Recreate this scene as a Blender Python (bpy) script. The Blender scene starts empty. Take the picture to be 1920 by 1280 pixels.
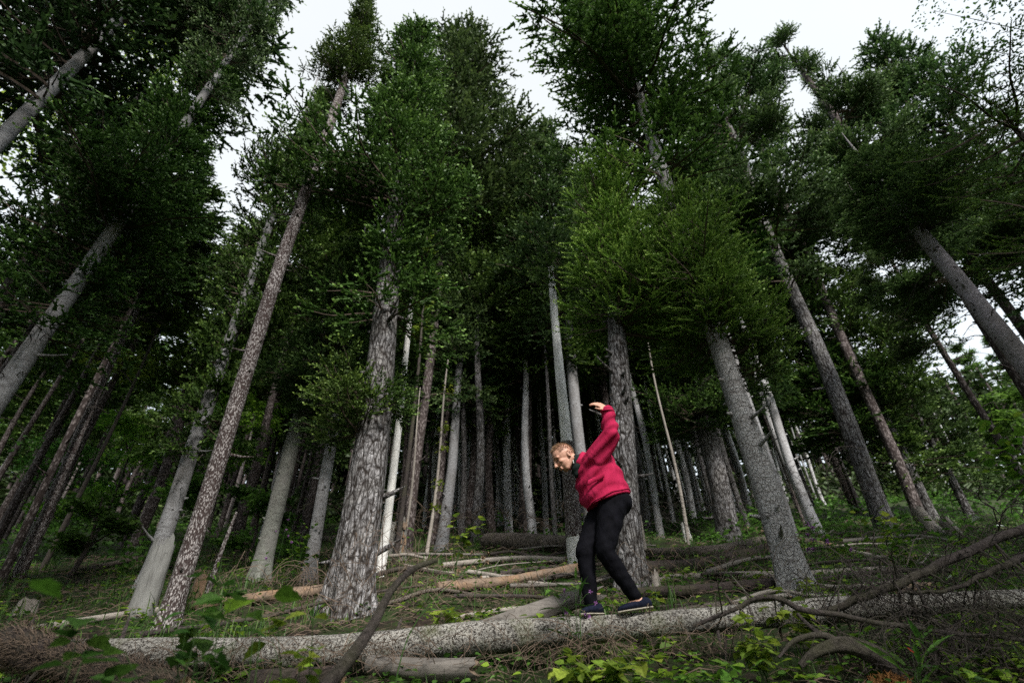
import bpy, bmesh, math, random
import numpy as np
from mathutils import Vector, Matrix
R_ = math.radians
scene = bpy.context.scene
COL = scene.collection

# ------------------------------------------------------------------ camera
cam = bpy.data.cameras.new('camera')
cam.sensor_width = 36.0
cam.lens = 18.0
cam.clip_start = 0.05
cam.clip_end = 5000
cam_ob = bpy.data.objects.new('camera', cam)
COL.objects.link(cam_ob)
PITCH, ROLL = R_(35.4), R_(2.0)
cam_ob.matrix_world = Matrix.Rotation(PITCH + math.pi / 2, 4, 'X') @ Matrix.Rotation(-ROLL, 4, 'Z')
cam.dof.use_dof = True
cam.dof.focus_distance = 4.9
cam.dof.aperture_fstop = 1.6
scene.camera = cam_ob

# ------------------------------------------------------------------ light
SUN_EL, SUN_AZ = R_(42), R_(157)          # azimuth measured from +Y towards +X: behind the camera, to the right
world = bpy.data.worlds.new('World'); scene.world = world; world.use_nodes = True
wt = world.node_tree; wt.nodes.clear()
w_out = wt.nodes.new('ShaderNodeOutputWorld')
sky = wt.nodes.new('ShaderNodeTexSky'); sky.sky_type = 'NISHITA'; sky.sun_disc = False
sky.sun_elevation = SUN_EL; sky.sun_rotation = SUN_AZ
bg1 = wt.nodes.new('ShaderNodeBackground'); bg1.inputs[1].default_value = 0.05
wt.links.new(sky.outputs[0], bg1.inputs[0])
tc = wt.nodes.new('ShaderNodeTexCoord')
cn = wt.nodes.new('ShaderNodeTexNoise'); cn.inputs['Scale'].default_value = 1.6; cn.inputs['Detail'].default_value = 5
cr = wt.nodes.new('ShaderNodeValToRGB')
cr.color_ramp.elements[0].position = .3; cr.color_ramp.elements[0].color = (.90, .88, .76, 1)
cr.color_ramp.elements[1].position = .7; cr.color_ramp.elements[1].color = (1, .97, .85, 1)
bg2 = wt.nodes.new('ShaderNodeBackground'); bg2.inputs[1].default_value = 0.295
wt.links.new(tc.outputs['Generated'], cn.inputs[0]); wt.links.new(cn.outputs[0], cr.inputs[0]); wt.links.new(cr.outputs[0], bg2.inputs[0])
wa = wt.nodes.new('ShaderNodeAddShader')
wt.links.new(bg1.outputs[0], wa.inputs[0]); wt.links.new(bg2.outputs[0], wa.inputs[1]); wt.links.new(wa.outputs[0], w_out.inputs[0])
sun = bpy.data.lights.new('sun', 'SUN'); sun.energy = 2.2; sun.angle = R_(12); sun.color = (1, .96, .9)
sun_ob = bpy.data.objects.new('sun', sun); COL.objects.link(sun_ob)
sd = Vector((math.sin(SUN_AZ) * math.cos(SUN_EL), math.cos(SUN_AZ) * math.cos(SUN_EL), math.sin(SUN_EL)))
sun_ob.rotation_euler = (-sd).to_track_quat('-Z', 'Y').to_euler()

scene.view_settings.view_transform = 'Standard'; scene.view_settings.look = 'None'
scene.view_settings.exposure = 1.6; scene.view_settings.gamma = 1.0
scene.view_settings.use_curve_mapping = False
scene.cycles.max_bounces = 4; scene.cycles.diffuse_bounces = 2; scene.cycles.glossy_bounces = 1
scene.cycles.transmission_bounces = 1; scene.cycles.transparent_max_bounces = 2
scene.cycles.caustics_reflective = False; scene.cycles.caustics_refractive = False
scene.cycles.use_denoising = False
scene.cycles.use_adaptive_sampling = False

TREES = [
    ('big', -2.016, 6.669, 15.23, -0.021, 0.52, 0.394, 4.74, 'plate', [(4.92, 14.25, 1.72, 'dense', 1.0)], 'tall spruce with the thickest plated grey trunk, flaring at its foot left of the man'),
    ('mottled', -3.771, 6.085, 14.67, 0.0059, 0.208, 0.195, 9.93, 'flaky', [(10.69, 14.97, 0.81, 'small', 1.0)], 'slim leaning spruce with speckled flaky brown bark beside the pale bare stub'),
    ('lean_left', -6.071, 8.968, 18.15, -0.0165, 0.277, 0.262, 4.08, 'smooth', [(3.2, 14.53, 1.57, 'dense', 0.8)], 'grey spruce rising close behind the pale bare stub and the speckled trunk'),
    ('t7', -4.512, 9.484, 11.05, 0.022, 0.309, 0.247, 5.02, 'lichen', [(5.64, 11.05, 1.46, 'dense', 0.8)], 'lichen grey spruce with purple flowers growing before its foot'),
    ('t8', -3.472, 9.045, 8.59, -0.0257, 0.22, 0.203, 2.23, 'smooth', [(2.78, 7.8, 1.28, 'mid', 0.9)], 'short trunked brown spruce half hidden left of the thickest trunk'),
    ('t12', -2.27, 15.689, 18.32, 0.0577, 0.362, 0.271, 5.16, 'smooth', [(5.59, 18.62, 1.99, 'mid', 1)], 'pale blue grey spruce trunk with dark knots in the gap right of the thickest trunk'),
    ('t12b', -2.633, 16.319, 15.8, 0.0638, 0.275, 0.251, 3.9, 'dark', [(5.18, 15.03, 1.97, 'mid', 1)], 'dark spruce trunk standing just behind the pale knotted one'),
    ('t14', 2.083, 14.986, 20.14, -0.0088, 0.378, 0.353, 6.81, 'smooth', [(7.78, 20.14, 2.49, 'mid', 1)], 'blue grey knotted spruce just right of the two tone dead pole'),
    ('t15', 3.14, 16.68, 17.86, 0.0344, 0.253, 0.25, 7.4, 'dark', [(9.61, 17.86, 2.21, 'mid', 1)], 'thin spruce trunk in the gap above the raised hand'),
    ('t16', 1.444, 7.338, 7.29, 0.0924, 0.384, 0.327, 3.87, 'plate', [(4.15, 8.19, 1.3, 'hero', 1.0)], 'spruce with cracked plated bark directly behind the man'),
    ('birch', 3.34, 6.848, 31.52, -0.0016, 0.355, 0.306, 3.74, 'scar', [(3.58, 6.84, 1.08, 'hero', 1.0), (8.57, 19.2, 2.33, 'dense', 1.0)], 'spruce with scarred pale leaning trunk right of the man, bright fans of foliage low down'),
    ('t18', 5.824, 14.824, 8.64, 0.0617, 0.589, 0.563, 3.39, 'plate', [(3.39, 7.63, 1.96, 'mid', 1)], 'broad grey spruce trunk between the man and the scarred leaning trunk'),
    ('t2', -7.069, 5.9, 21.73, 0.05, 0.287, 0.23, 4.86, 'smooth', [(4.48, 12.02, 1.49, 'dense', 1.15), (11.05, 21.73, 1.1, 'mid', 1)], 'pale grey spruce trunk cut by the left edge of the picture'),
    ('t1', -10.064, 5.6, 32.42, 0.0358, 0.321, 0.238, 13.05, 'smooth', [(10.81, 27.49, 3.13, 'mid', 1.1)], 'spruce leaning in at the upper left corner with dead stubs below its crown'),
    ('t21', 7.104, 6.0, 8.28, -0.05, 0.307, 0.204, 5.65, 'knotty', [(5.39, 7.58, 1.03, 'mid', 0.9)], 'purplish grey knotted spruce trunk crossing the right edge of the picture'),
    ('t22', 8.84, 8.0, 8.9, 0.05, 0.212, 0.21, 4.68, 'dark', [(5.02, 8.9, 1.39, 'sparse', 0.9)], 'dark spruce trunk just below the knotted one at the right edge'),
    ('t23', 10.908, 11.0, 11.72, 0.0286, 0.168, 0.13, 5.45, 'dark', [(4.93, 9.37, 1.19, 'sparse', 0.7)], 'thin dark leaning stem against the white gap at the right edge'),
    ('r1430', 16.055, 24.67, 26.86, 0.0173, 0.506, 0.492, 15.48, 'dark', [(14.12, 27.16, 4.04, 'mid', 1)], 'dark slender spruce leaning behind the scarred trunk'),
    ('r1560', 9.668, 14.0, 25.46, 0.0459, 0.502, 0.433, 9.69, 'plate', [(8.89, 23.73, 2.98, 'sparse', 1)], 'blue grey mottled trunk high in the crowns right of the scarred trunk'),
    ('r1600', 12.432, 17.903, 18.59, -0.0217, 0.395, 0.348, 4.38, 'dark', [(3.47, 14.72, 3.2, 'dense', 1)], 'dark spruce at the left of the low dark crowns on the right'),
    ('r1700', 13.202, 16.844, 13.8, 0.0168, 0.342, 0.308, 2.25, 'plate', [(2.06, 13.07, 2.5, 'dense', 1)], 'grey spruce under the lowest dark crown on the right'),
    ('r1800', 15.146, 17.714, 12.26, 0.0439, 0.269, 0.241, 2.16, 'plate', [(1.96, 10.9, 2.33, 'mid', 1)], 'thin spruce at the right end of the dark low crowns'),
    ('topc', -3.144, 15.0, 30.23, 0.0324, 0.322, 0.279, 25.45, 'dark', [(13.18, 30.53, 3.78, 'mid', 1.0)], 'tall spruce whose ragged dark top shows above the thickest trunk crown'),
    ('midc', 0.2, 17.0, 23.79, 0.0436, 0.418, 0.279, 17.69, 'dark', [(6.34, 23.24, 2.61, 'dense', 1)], 'spruce whose rounded top stands below the central gap of white sky'),
    ('midc2', -1.77, 18.0, 19.48, 0.05, 0.283, 0.263, 13.25, 'dark', [(5.02, 19.01, 2.45, 'dense', 0.9)], 'lower spruce crown left of the rounded central one'),
    ('rt1', 12.166, 16.0, 29.74, 0.05, 0.35, 0.294, 21.89, 'dark', [(13.35, 30.04, 2.95, 'sparse', 1)], 'spruce top right of the great central crown against the sky'),
    ('rt2', 17.226, 15.0, 29.27, -0.0164, 0.496, 0.33, 21.76, 'dark', [(11.94, 29.07, 3.03, 'sparse', 1)], 'spruce top with a bare dark stem showing through its gaps'),
    ('rt3', 20.187, 17.0, 28.74, 0.05, 0.43, 0.3, 21.0, 'dark', [(11.48, 29.04, 3.11, 'sparse', 0.9)], 'ragged spruce top sloping down towards the white sky notch on the right'),
    ('rt4', 21.882, 15.0, 26.27, 0.05, 0.428, 0.285, 18.59, 'dark', [(9.1, 26.57, 3.45, 'mid', 1.1)], 'wide open spruce crown at the far right below the sky'),
    ('l3', -11.567, 9.0, 18.24, -0.05, 0.435, 0.29, 7.6, 'dark', [(7.42, 16.33, 1.69, 'sparse', 1)], 'dim spruce behind the left edge'),
    ('l4', -9.709, 10.5, 13.28, -0.0379, 0.212, 0.142, 6.24, 'flaky', [(7.06, 12.69, 1.43, 'sparse', 0.5)], 'thin reddish spruce stem with dead stubs at the left'),
    ('l5', -9.516, 10.0, 11.9, -0.0381, 0.152, 0.126, 4.53, 'dark', [(6.11, 11.9, 1.48, 'sparse', 0.7)], 'thin dark stem left of the reddish one'),
]
PJ = {'an_l': (0.543, 4.44, 0.597),
 'an_r': (0.884, 4.36, 0.619),
 'back1': (0.816, 4.43, 1.876),
 'belly': (0.702, 4.43, 1.512),
 'bk2': (0.943, 4.43, 1.653),
 'chest': (0.685, 4.43, 1.682),
 'chin': (0.459, 4.36, 1.673),
 'el_f': (0.653, 4.7, 1.582),
 'el_n': (0.827, 4.15, 1.909),
 'fr1': (0.542, 4.43, 1.783),
 'fr2': (0.514, 4.43, 1.649),
 'fr3': (0.533, 4.43, 1.461),
 'ha_f': (0.695, 4.66, 1.326),
 'ha_n': (0.819, 4.1, 2.216),
 'he_l': (0.6, 4.44, 0.558),
 'he_r': (0.993, 4.37, 0.584),
 'head': (0.432, 4.4, 1.821),
 'headtop': (0.418, 4.4, 1.946),
 'hemb': (0.976, 4.43, 1.474),
 'hemf': (0.6, 4.4, 1.343),
 'hip_f': (0.76, 4.52, 1.445),
 'hip_n': (0.805, 4.35, 1.397),
 'kn_l': (0.539, 4.42, 0.984),
 'kn_r': (0.683, 4.3, 0.972),
 'neck': (0.571, 4.42, 1.748),
 'nose': (0.346, 4.34, 1.744),
 'pelvis': (0.821, 4.43, 1.46),
 'sh_f': (0.69, 4.6, 1.868),
 'sh_n': (0.708, 4.27, 1.751),
 'to_l': (0.462, 4.38, 0.548),
 'to_r': (0.732, 4.34, 0.552),
 'wr_f': (0.694, 4.66, 1.387),
 'wr_n': (0.833, 4.12, 2.124)}
LOGS = {'dark_log': [(-3.452, 3.9, 0.439, 0.1252), (-2.749, 3.75, 0.274, 0.1239), (-2.031, 3.6, 0.088, 0.1244)],
 'far_l1': [(-9.079, 21.788, 5.877, 0.11), (-4.653, 16.962, 4.463, 0.1023)],
 'far_l2': [(-9.283, 11.208, 2.491, 0.0659), (-9.458, 14.078, 3.512, 0.0702), (-9.667, 17.409, 4.523, 0.0786)],
 'front_branch': [(-0.76, 2.35, 0.075, 0.0326),
                  (-0.688, 2.4, 0.184, 0.029),
                  (-0.642, 2.5, 0.304, 0.0242),
                  (-0.599, 2.6, 0.456, 0.0186),
                  (-0.526, 2.7, 0.564, 0.0171),
                  (-0.43, 2.8, 0.623, 0.0124)],
 'left_pole': [(-5.293, 5.87, 0.732, 0.0379),
               (-5.04, 6.247, 0.862, 0.0406),
               (-4.691, 6.569, 0.979, 0.0369),
               (-4.294, 7.044, 1.115, 0.0398)],
 'left_rot': [(-4.313, 7.023, 1.114, 0.0463), (-3.69, 7.137, 1.185, 0.0607), (-2.687, 7.496, 1.337, 0.0643)],
 'low_chunk': [(-1.058, 4.1, 0.255, 0.0654), (-0.647, 4.05, 0.213, 0.0785), (-0.361, 4.05, 0.213, 0.0714)],
 'low_left': [(-1.796, 4.0, 0.185, 0.0702), (-1.214, 4.05, 0.191, 0.0782)],
 'main_log': [(-4.17, 4.42, 0.426, 0.1203),
              (-2.712, 4.42, 0.389, 0.1196),
              (-1.432, 4.42, 0.371, 0.1233),
              (-0.318, 4.42, 0.42, 0.1322),
              (0.893, 4.42, 0.468, 0.0968),
              (1.71, 4.42, 0.5, 0.0973),
              (2.385, 4.45, 0.53, 0.1025),
              (3.212, 4.5, 0.559, 0.0873),
              (4.313, 4.6, 0.585, 0.0724)],
 'mid_log': [(-1.496, 10.594, 2.261, 0.0517), (-0.154, 10.912, 2.405, 0.0588), (0.861, 10.316, 2.221, 0.0554)],
 'pile_a': [(2.688, 11.438, 2.52, 0.1229), (3.751, 10.224, 2.257, 0.1198), (6.894, 13.712, 3.362, 0.1361)],
 'pile_b': [(1.878, 8.698, 1.702, 0.1087), (3.223, 9.419, 1.889, 0.1181), (4.931, 10.07, 2.248, 0.128)],
 'pile_c': [(1.418, 8.101, 1.417, 0.054),
            (2.775, 8.204, 1.478, 0.0509),
            (3.901, 7.813, 1.381, 0.0521),
            (4.51, 7.707, 1.369, 0.0587),
            (5.418, 7.826, 1.416, 0.0449)],
 'pile_d': [(1.236, 7.005, 1.089, 0.0657), (2.061, 6.789, 1.069, 0.0701), (3.242, 7.108, 1.163, 0.067)],
 'pile_e': [(6.826, 13.234, 3.131, 0.0785), (6.41, 10.691, 2.27, 0.0729), (5.59, 8.29, 1.61, 0.0519)],
 'pile_f': [(6.788, 15.887, 4.068, 0.1112), (6.424, 11.18, 2.486, 0.0658), (6.555, 9.349, 1.866, 0.0542), (6.64, 8.78, 1.696, 0.0423)],
 'right_limb': [(1.198, 4.1, 0.413, 0.0168),
                (1.531, 4.0, 0.522, 0.0204),
                (1.707, 3.9, 0.558, 0.0237),
                (1.857, 3.85, 0.474, 0.0249),
                (2.156, 3.8, 0.402, 0.0225),
                (2.474, 3.8, 0.341, 0.0206),
                (2.952, 3.8, 0.275, 0.017),
                (3.205, 3.8, 0.244, 0.0135)],
 'right_limb2': [(2.166, 4.2, 0.479, 0.0308),
                 (2.458, 4.1, 0.566, 0.0344),
                 (2.74, 4.0, 0.644, 0.0378),
                 (3.076, 3.9, 0.764, 0.0415),
                 (3.631, 3.8, 0.939, 0.0455)],
 'right_limb3': [(2.668, 4.0, 0.57, 0.015), (2.932, 3.9, 0.562, 0.0164), (3.244, 3.85, 0.661, 0.0257), (3.512, 3.8, 0.745, 0.0368)],
 'right_limb4': [(2.758, 4.1, 0.515, 0.019), (2.826, 4.0, 0.368, 0.0217), (2.924, 3.9, 0.217, 0.0172), (2.989, 3.8, 0.053, 0.0147)],
 'root': [(1.697, 3.75, 0.149, 0.0164),
          (1.821, 3.75, 0.218, 0.0265),
          (2.001, 3.75, 0.253, 0.0434),
          (2.174, 3.75, 0.191, 0.0528),
          (2.283, 3.75, 0.071, 0.042)],
 'root_arm': [(2.001, 3.75, 0.253, 0.0234), (1.889, 3.75, 0.309, 0.0202), (1.698, 3.72, 0.282, 0.015), (1.561, 3.7, 0.194, 0.0081)],
 'root_arm2': [(1.946, 3.76, 0.27, 0.0134), (1.863, 3.8, 0.359, 0.0138), (1.828, 3.85, 0.444, 0.0124)],
 'rot_log': [(-1.135, 7.635, 1.344, 0.0726), (-0.201, 8.102, 1.474, 0.085), (0.942, 8.922, 1.759, 0.0945)],
 'rot_log_top': [(-1.134, 8.403, 1.549, 0.0322), (-0.411, 9.396, 1.839, 0.0408), (0.613, 9.724, 1.975, 0.0471)],
 'slab': [(-0.576, 4.9, 0.488, 0.049), (-0.084, 5.0, 0.611, 0.0646), (0.603, 5.2, 0.797, 0.0783)],
 'thick_log': [(-0.773, 13.289, 3.353, 0.2113), (0.192, 11.863, 2.942, 0.194), (1.175, 11.457, 2.744, 0.192)]}
STUBS = {'pole': (-2.398, 9.406, 1.865, 6.099, 0.087),
 'post': (2.599, 11.43, 2.43, 0.883, 0.106),
 'snag': (-4.56, 6.78, 1.023, 0.86, 0.159),
 'stub2': (1.751, 7.241, 1.161, 0.159, 0.048),
 'stump': (-2.663, 11.474, 2.528, 0.771, 0.225),
 'stump370': (-4.513, 7.759, 1.333, 0.253, 0.081),
 'stumpL': (-6.63, 7.533, 1.185, 0.141, 0.114),
 'stumpR': (9.824, 12.7, 3.031, 0.565, 0.151),
 'stumpR2': (10.048, 12.358, 2.874, 0.361, 0.122),
 'stump_pale': (5.007, 15.908, 3.814, 0.464, 0.111),
 'thin370': (-4.437, 7.869, 1.361, 0.99, 0.041),
 'two': (1.049, 10.229, 2.113, 7.612, 0.159)}
PT = {'base_birch': (2.854, 5.6, 0.899, 0.212),
 'between': (0.691, 4.7, 0.648, 0.07),
 'big_leaf_l': (-0.887, 1.9, 0.315, 0.054),
 'bush_r1': (5.368, 7.6, 1.722, 0.524),
 'bush_r2': (5.565, 5.6, 2.177, 0.455),
 'bush_r3': (4.074, 5.0, 0.953, 0.289),
 'bush_r4': (6.449, 9.5, 2.625, 0.386),
 'bush_r5': (5.234, 9.0, 2.12, 0.357),
 'clump_far': (0.283, 4.0, 0.273, 0.142),
 'clump_low': (0.484, 3.72, 0.164, 0.261),
 'clump_r2': (1.121, 3.6, 0.121, 0.188),
 'clump_yel': (1.525, 3.8, 0.325, 0.205),
 'comp_l': (-0.884, 2.3, 0.215, 0.115),
 'dry_leaf1': (3.761, 4.3, 1.146),
 'dry_leaf2': (3.848, 4.3, 1.071),
 'dry_leaf3': (3.071, 4.0, 0.661),
 'dry_leaf4': (3.067, 4.0, 0.582),
 'edge_leaf': (-1.029, 1.1, 0.227, 0.03),
 'edge_spruce': (7.068, 4.2, 5.243, 1.009),
 'frond_l': (-3.513, 6.6, 1.398, 0.322),
 'gl1': (-12.257, 15.0, 6.838, 1.518),
 'gl2': (-8.788, 14.0, 5.955, 1.238),
 'gl3': (-9.136, 11.0, 3.67, 0.693),
 'gl4': (-10.153, 16.0, 9.004, 1.521),
 'gl5': (-15.936, 17.0, 7.227, 1.504),
 'gl6': (-6.148, 12.0, 3.871, 0.752),
 'gr1': (15.85, 22.0, 13.002, 1.857),
 'gr2': (13.477, 13.0, 6.129, 1.032),
 'h1': (-1.201, 4.9, 0.883),
 'h10': (2.406, 7.0, 1.378),
 'h11': (4.13, 4.5, 1.052),
 'h1b': (-1.452, 4.75, 0.663),
 'h2': (-2.251, 5.4, 0.956),
 'h3a': (-0.074, 4.0, 0.238),
 'h3b': (0.795, 4.05, 0.292),
 'h4': (-1.788, 4.0, 0.289),
 'h5a': (2.515, 4.1, 0.522),
 'h5b': (3.131, 4.1, 0.537),
 'h5c': (2.891, 3.8, 0.167),
 'h5d': (2.464, 3.8, 0.18),
 'h6': (0.062, 5.0, 0.774),
 'h7a': (4.102, 10.5, 3.166),
 'h7b': (6.285, 11.0, 3.476),
 'h7c': (2.816, 9.5, 2.799),
 'h8a': (-2.454, 14.0, 3.929),
 'h8b': (-0.184, 15.0, 4.2),
 'h9': (0.566, 4.15, 0.388),
 'herb_l': (-3.421, 8.2, 1.819, 0.403),
 'herb_l2': (-3.757, 9.0, 2.422, 0.364),
 'lance': (0.375, 4.15, 0.668, 0.157),
 'lance_r': (2.331, 3.6, 0.13, 0.125),
 'leg_herb': (1.127, 4.9, 0.725, 0.12),
 'low_l': (-1.369, 1.8, 0.133, 0.161),
 'low_l2': (-1.106, 1.9, 0.145, 0.153),
 'low_tuft': (-2.265, 6.2, 3.423, 0.696),
 'low_tuft2': (-1.842, 6.9, 4.357, 0.424),
 'lowgreen_r': (2.366, 3.9, 0.278, 0.244),
 'red_leaf': (2.28, 3.55, 0.193),
 'ros1': (-0.611, 4.7, 0.63, 0.149),
 'ros2': (0.155, 4.55, 0.557, 0.118),
 'shrub_l': (-3.371, 5.0, 0.692, 0.187),
 'shrub_mid': (1.814, 3.95, 0.457, 0.2),
 'sprig_l': (-1.167, 2.1, 0.309, 0.148),
 'sprout': (-0.798, 9.0, 2.544, 0.349),
 'stalk1': (-0.634, 2.9, 0.445, 0.109),
 'thistle_l': (-3.685, 8.3, 2.658, 0.389),
 'thistle_r': (3.962, 7.2, 2.021, 0.22),
 'top_right': (10.201, 4.6, 11.472, 1.624),
 'tuft_r': (4.23, 7.5, 4.588, 0.503),
 'tuft_t18': (4.303, 12.5, 6.886, 0.96),
 'twig_pole': (0.797, 8.5, 6.555, 0.313),
 'vyel': (-2.519, 11.0, 11.758, 0.493),
 'yel2': (-10.63, 12.0, 11.507, 1.199),
 'yel_tree': (-19.416, 14.0, 28.148, 3.753)}


# ------------------------------------------------------------------ helpers
rnd = random.Random(11)
rng = np.random.default_rng(7)

def gz(x, y):
    """height of the ground: a slope rising away from the camera to a crest, flat beyond and below"""
    x = np.asarray(x, float); y = np.asarray(y, float)
    s = .33 * y - 1.25
    top = .33 * 50 - 1.25
    far = top + 1.2 * (1 - np.exp(-(np.maximum(y, 50) - 50) * .33 / 1.2)) - .012 * np.maximum(y - 56, 0)
    far = np.maximum(far, -2.0)
    low = -1.25 + .33 * -6 * (1 - np.exp(np.minimum(y, 0) / 6.0))
    z = np.where(y > 50, far, np.where(y < 0, low, s))
    f = np.clip((y - 6) / 10, 0.15, 1)
    z = z + f * (.16 * np.sin(x * .7 + 1.1) * np.sin(y * .55 + .3) + .10 * np.sin(x * 1.7 + y * .6) + .08 * np.sin(y * 2.1 - x * .9 + 2))
    z = z + .025 * np.sin(x * 4.3 + .5) * np.sin(y * 5.1 + 1.3) + .018 * np.sin(x * 9.1 - y * 7.3)
    return z

def gzf(x, y): return float(gz(x, y))

class MB:
    """collects triangles; one call of build() links them as one mesh object"""
    def __init__(self): self.v = []; self.f = []; self.m = []; self.a = []; self.n = 0
    def add(self, v, f, mat=0, tone=0.5):
        v = np.asarray(v, np.float32).reshape(-1, 3); f = np.asarray(f, np.int32).reshape(-1, 3)
        self.v.append(v); self.f.append(f + self.n); self.m.append(np.full(len(f), mat, np.int32))
        self.a.append(np.broadcast_to(np.asarray(tone, np.float32), (len(v),)).astype(np.float32))
        self.n += len(v)
    def mesh(self, name, mats, smooth=False):
        V = np.concatenate(self.v); F = np.concatenate(self.f); M = np.concatenate(self.m); A = np.concatenate(self.a)
        me = bpy.data.meshes.new(name)
        me.vertices.add(len(V)); me.vertices.foreach_set('co', V.ravel())
        me.loops.add(F.size); me.loops.foreach_set('vertex_index', F.ravel())
        me.polygons.add(len(F)); me.polygons.foreach_set('loop_start', np.arange(0, F.size, 3, dtype=np.int32))
        me.polygons.foreach_set('material_index', M)
        if smooth is not None: me.polygons.foreach_set('use_smooth', np.full(len(F), bool(smooth)))
        at = me.attributes.new('tone', 'FLOAT', 'POINT'); at.data.foreach_set('value', A)
        for m in (mats if isinstance(mats, (list, tuple)) else [mats]): me.materials.append(m)
        me.update(calc_edges=True)
        return me
    def build(self, name, mats, parent=None, smooth=False, loc=(0, 0, 0)):
        return put(name, self.mesh(name, mats, smooth), parent, loc)

def put(name, me, parent=None, loc=(0, 0, 0), rz=0, scale=None):
    o = bpy.data.objects.new(name, me); COL.objects.link(o)
    o.location = loc; o.rotation_euler = (0, 0, rz)
    if scale: o.scale = scale
    if parent: o.parent = parent
    return o

def empty(name, loc, rz=0):
    o = bpy.data.objects.new(name, None); COL.objects.link(o)
    o.location = loc; o.rotation_euler = (0, 0, rz); o.empty_display_size = .2
    return o

def tag(o, label=None, cat=None, group=None, kind=None):
    if label: o['label'] = label
    if cat: o['category'] = cat
    if group: o['group'] = group
    if kind: o['kind'] = kind
    return o

def nrm(a): return a / np.maximum(np.linalg.norm(a, axis=-1, keepdims=True), 1e-9)

def smooth_pts(P, n):
    """Catmull-Rom through rows of P"""
    P = np.asarray(P, float)
    if len(P) == 2:
        t = np.linspace(0, 1, n)[:, None]; return P[0] * (1 - t) + P[1] * t
    Q = np.vstack([2 * P[0] - P[1], P, 2 * P[-1] - P[-2]])
    t = np.linspace(0, len(P) - 1 - 1e-6, n); i = t.astype(int); u = (t - i)[:, None]
    a, b, c, d = Q[i], Q[i + 1], Q[i + 2], Q[i + 3]
    return .5 * (2 * b + (c - a) * u + (2 * a - 5 * b + 4 * c - d) * u ** 2 + (3 * b - a - 3 * c + d) * u ** 3)

def tube(mb, pts, rad, sides=8, mat=0, tone=.5, lump=0., lf=5., seed=0, caps=True, flare=None, cap_mat=None, jag=0.):
    """tapered tube along pts; lump = relative bumpiness of the radius"""
    pts = np.asarray(pts, float); n = len(pts); rad = np.broadcast_to(np.asarray(rad, float), (n,))
    T = nrm(np.gradient(pts, axis=0))
    ref = np.array([0, 0, 1.]) if abs(T[0][2]) < .8 else np.array([0, 1., 0])
    A = nrm(np.cross(T, ref)); B = np.cross(T, A)
    th = np.linspace(0, 2 * math.pi, sides, endpoint=False)
    r = rad[:, None] * np.ones((1, sides))
    if lump:
        s = np.concatenate([[0], np.cumsum(np.linalg.norm(np.diff(pts, axis=0), axis=1))])[:, None]
        r = r * (1 + lump * (np.sin(2 * th + seed + s * lf * .31) * .4 + np.sin(3 * th - seed * 2 + s * lf * .53) * .35
                 + np.sin(5 * th + s * lf + seed) * .3 + np.sin(s * lf * 1.7 + 7 * th + seed * 3) * .25 + np.sin(s * lf * 3.1 - 4 * th) * .18))
    if flare is not None: r = r * flare(np.arange(n)[:, None], th[None, :])
    V = pts[:, None, :] + r[..., None] * (np.cos(th)[None, :, None] * A[:, None, :] + np.sin(th)[None, :, None] * B[:, None, :])
    if jag:
        q = np.abs(np.sin(th * 2.3 + seed) + .6 * np.sin(th * 5 + seed * 2))
        V[-1] += T[-1] * (jag * q)[:, None]
    V = V.reshape(-1, 3)
    i = np.arange(n - 1)[:, None] * sides; j = np.arange(sides)[None, :]; k = (j + 1) % sides
    a = (i + j).ravel(); b = (i + k).ravel(); c = (i + sides + k).ravel(); d = (i + sides + j).ravel()
    F = np.concatenate([np.stack([a, b, c], 1), np.stack([a, c, d], 1)])
    mb.add(V, F, mat, tone)
    if caps:
        for e, flip in ((0, True), (n - 1, False)):
            ring = V[e * sides:(e + 1) * sides]; cen = ring.mean(0) + (0 if not jag else -T[e] * rad[e] * .3)
            vv = np.vstack([ring, cen]); ff = np.stack([np.arange(sides), (np.arange(sides) + 1) % sides, np.full(sides, sides)], 1)
            if flip: ff = ff[:, ::-1]
            mb.add(vv, ff, mat if cap_mat is None else cap_mat, tone)

# ------------------------------------------------------------------ materials
def newmat(name):
    m = bpy.data.materials.new(name); m.use_nodes = True; nt = m.node_tree; nt.nodes.clear()
    o = nt.nodes.new('ShaderNodeOutputMaterial')
    return m, nt, o
def N(nt, t, **kw):
    n = nt.nodes.new('ShaderNode' + t)
    for k, v in kw.items(): setattr(n, k, v)
    return n
def ramp(nt, fac, stops, interp='LINEAR'):
    n = N(nt, 'ValToRGB'); e = n.color_ramp.elements; n.color_ramp.interpolation = interp
    while len(e) > 1: e.remove(e[-1])
    for i, (p, c) in enumerate(stops):
        q = e[0] if i == 0 else e.new(p)
        q.position = p; q.color = (c, c, c, 1) if isinstance(c, (int, float)) else (*c, 1)
    nt.links.new(fac, n.inputs[0]); return n.outputs[0]
def mixc(nt, fac, a, b, mode='MIX'):
    n = N(nt, 'Mix', data_type='RGBA', blend_type=mode)
    for s, v in ((n.inputs[0], fac), (n.inputs[6], a), (n.inputs[7], b)):
        if hasattr(v, 'node'): nt.links.new(v, s)
        elif isinstance(v, (int, float)): s.default_value = v
        else: s.default_value = (*v, 1)
    return n.outputs[2]
def mth(nt, op, a, b=0.):
    n = N(nt, 'Math', operation=op)
    for s, v in ((n.inputs[0], a), (n.inputs[1], b)):
        if hasattr(v, 'node'): nt.links.new(v, s)
        else: s.default_value = v
    return n.outputs[0]
def coords(nt, sc=(1, 1, 1), rnd_off=True):
    t = N(nt, 'TexCoord'); mp = N(nt, 'Mapping'); mp.inputs['Scale'].default_value = sc
    nt.links.new(t.outputs['Object'], mp.inputs[0])
    if rnd_off:
        oi = N(nt, 'ObjectInfo'); m = mth(nt, 'MULTIPLY', oi.outputs['Random'], 37.)
        nt.links.new(m, mp.inputs['Location'])
    return mp.outputs[0]
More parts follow.
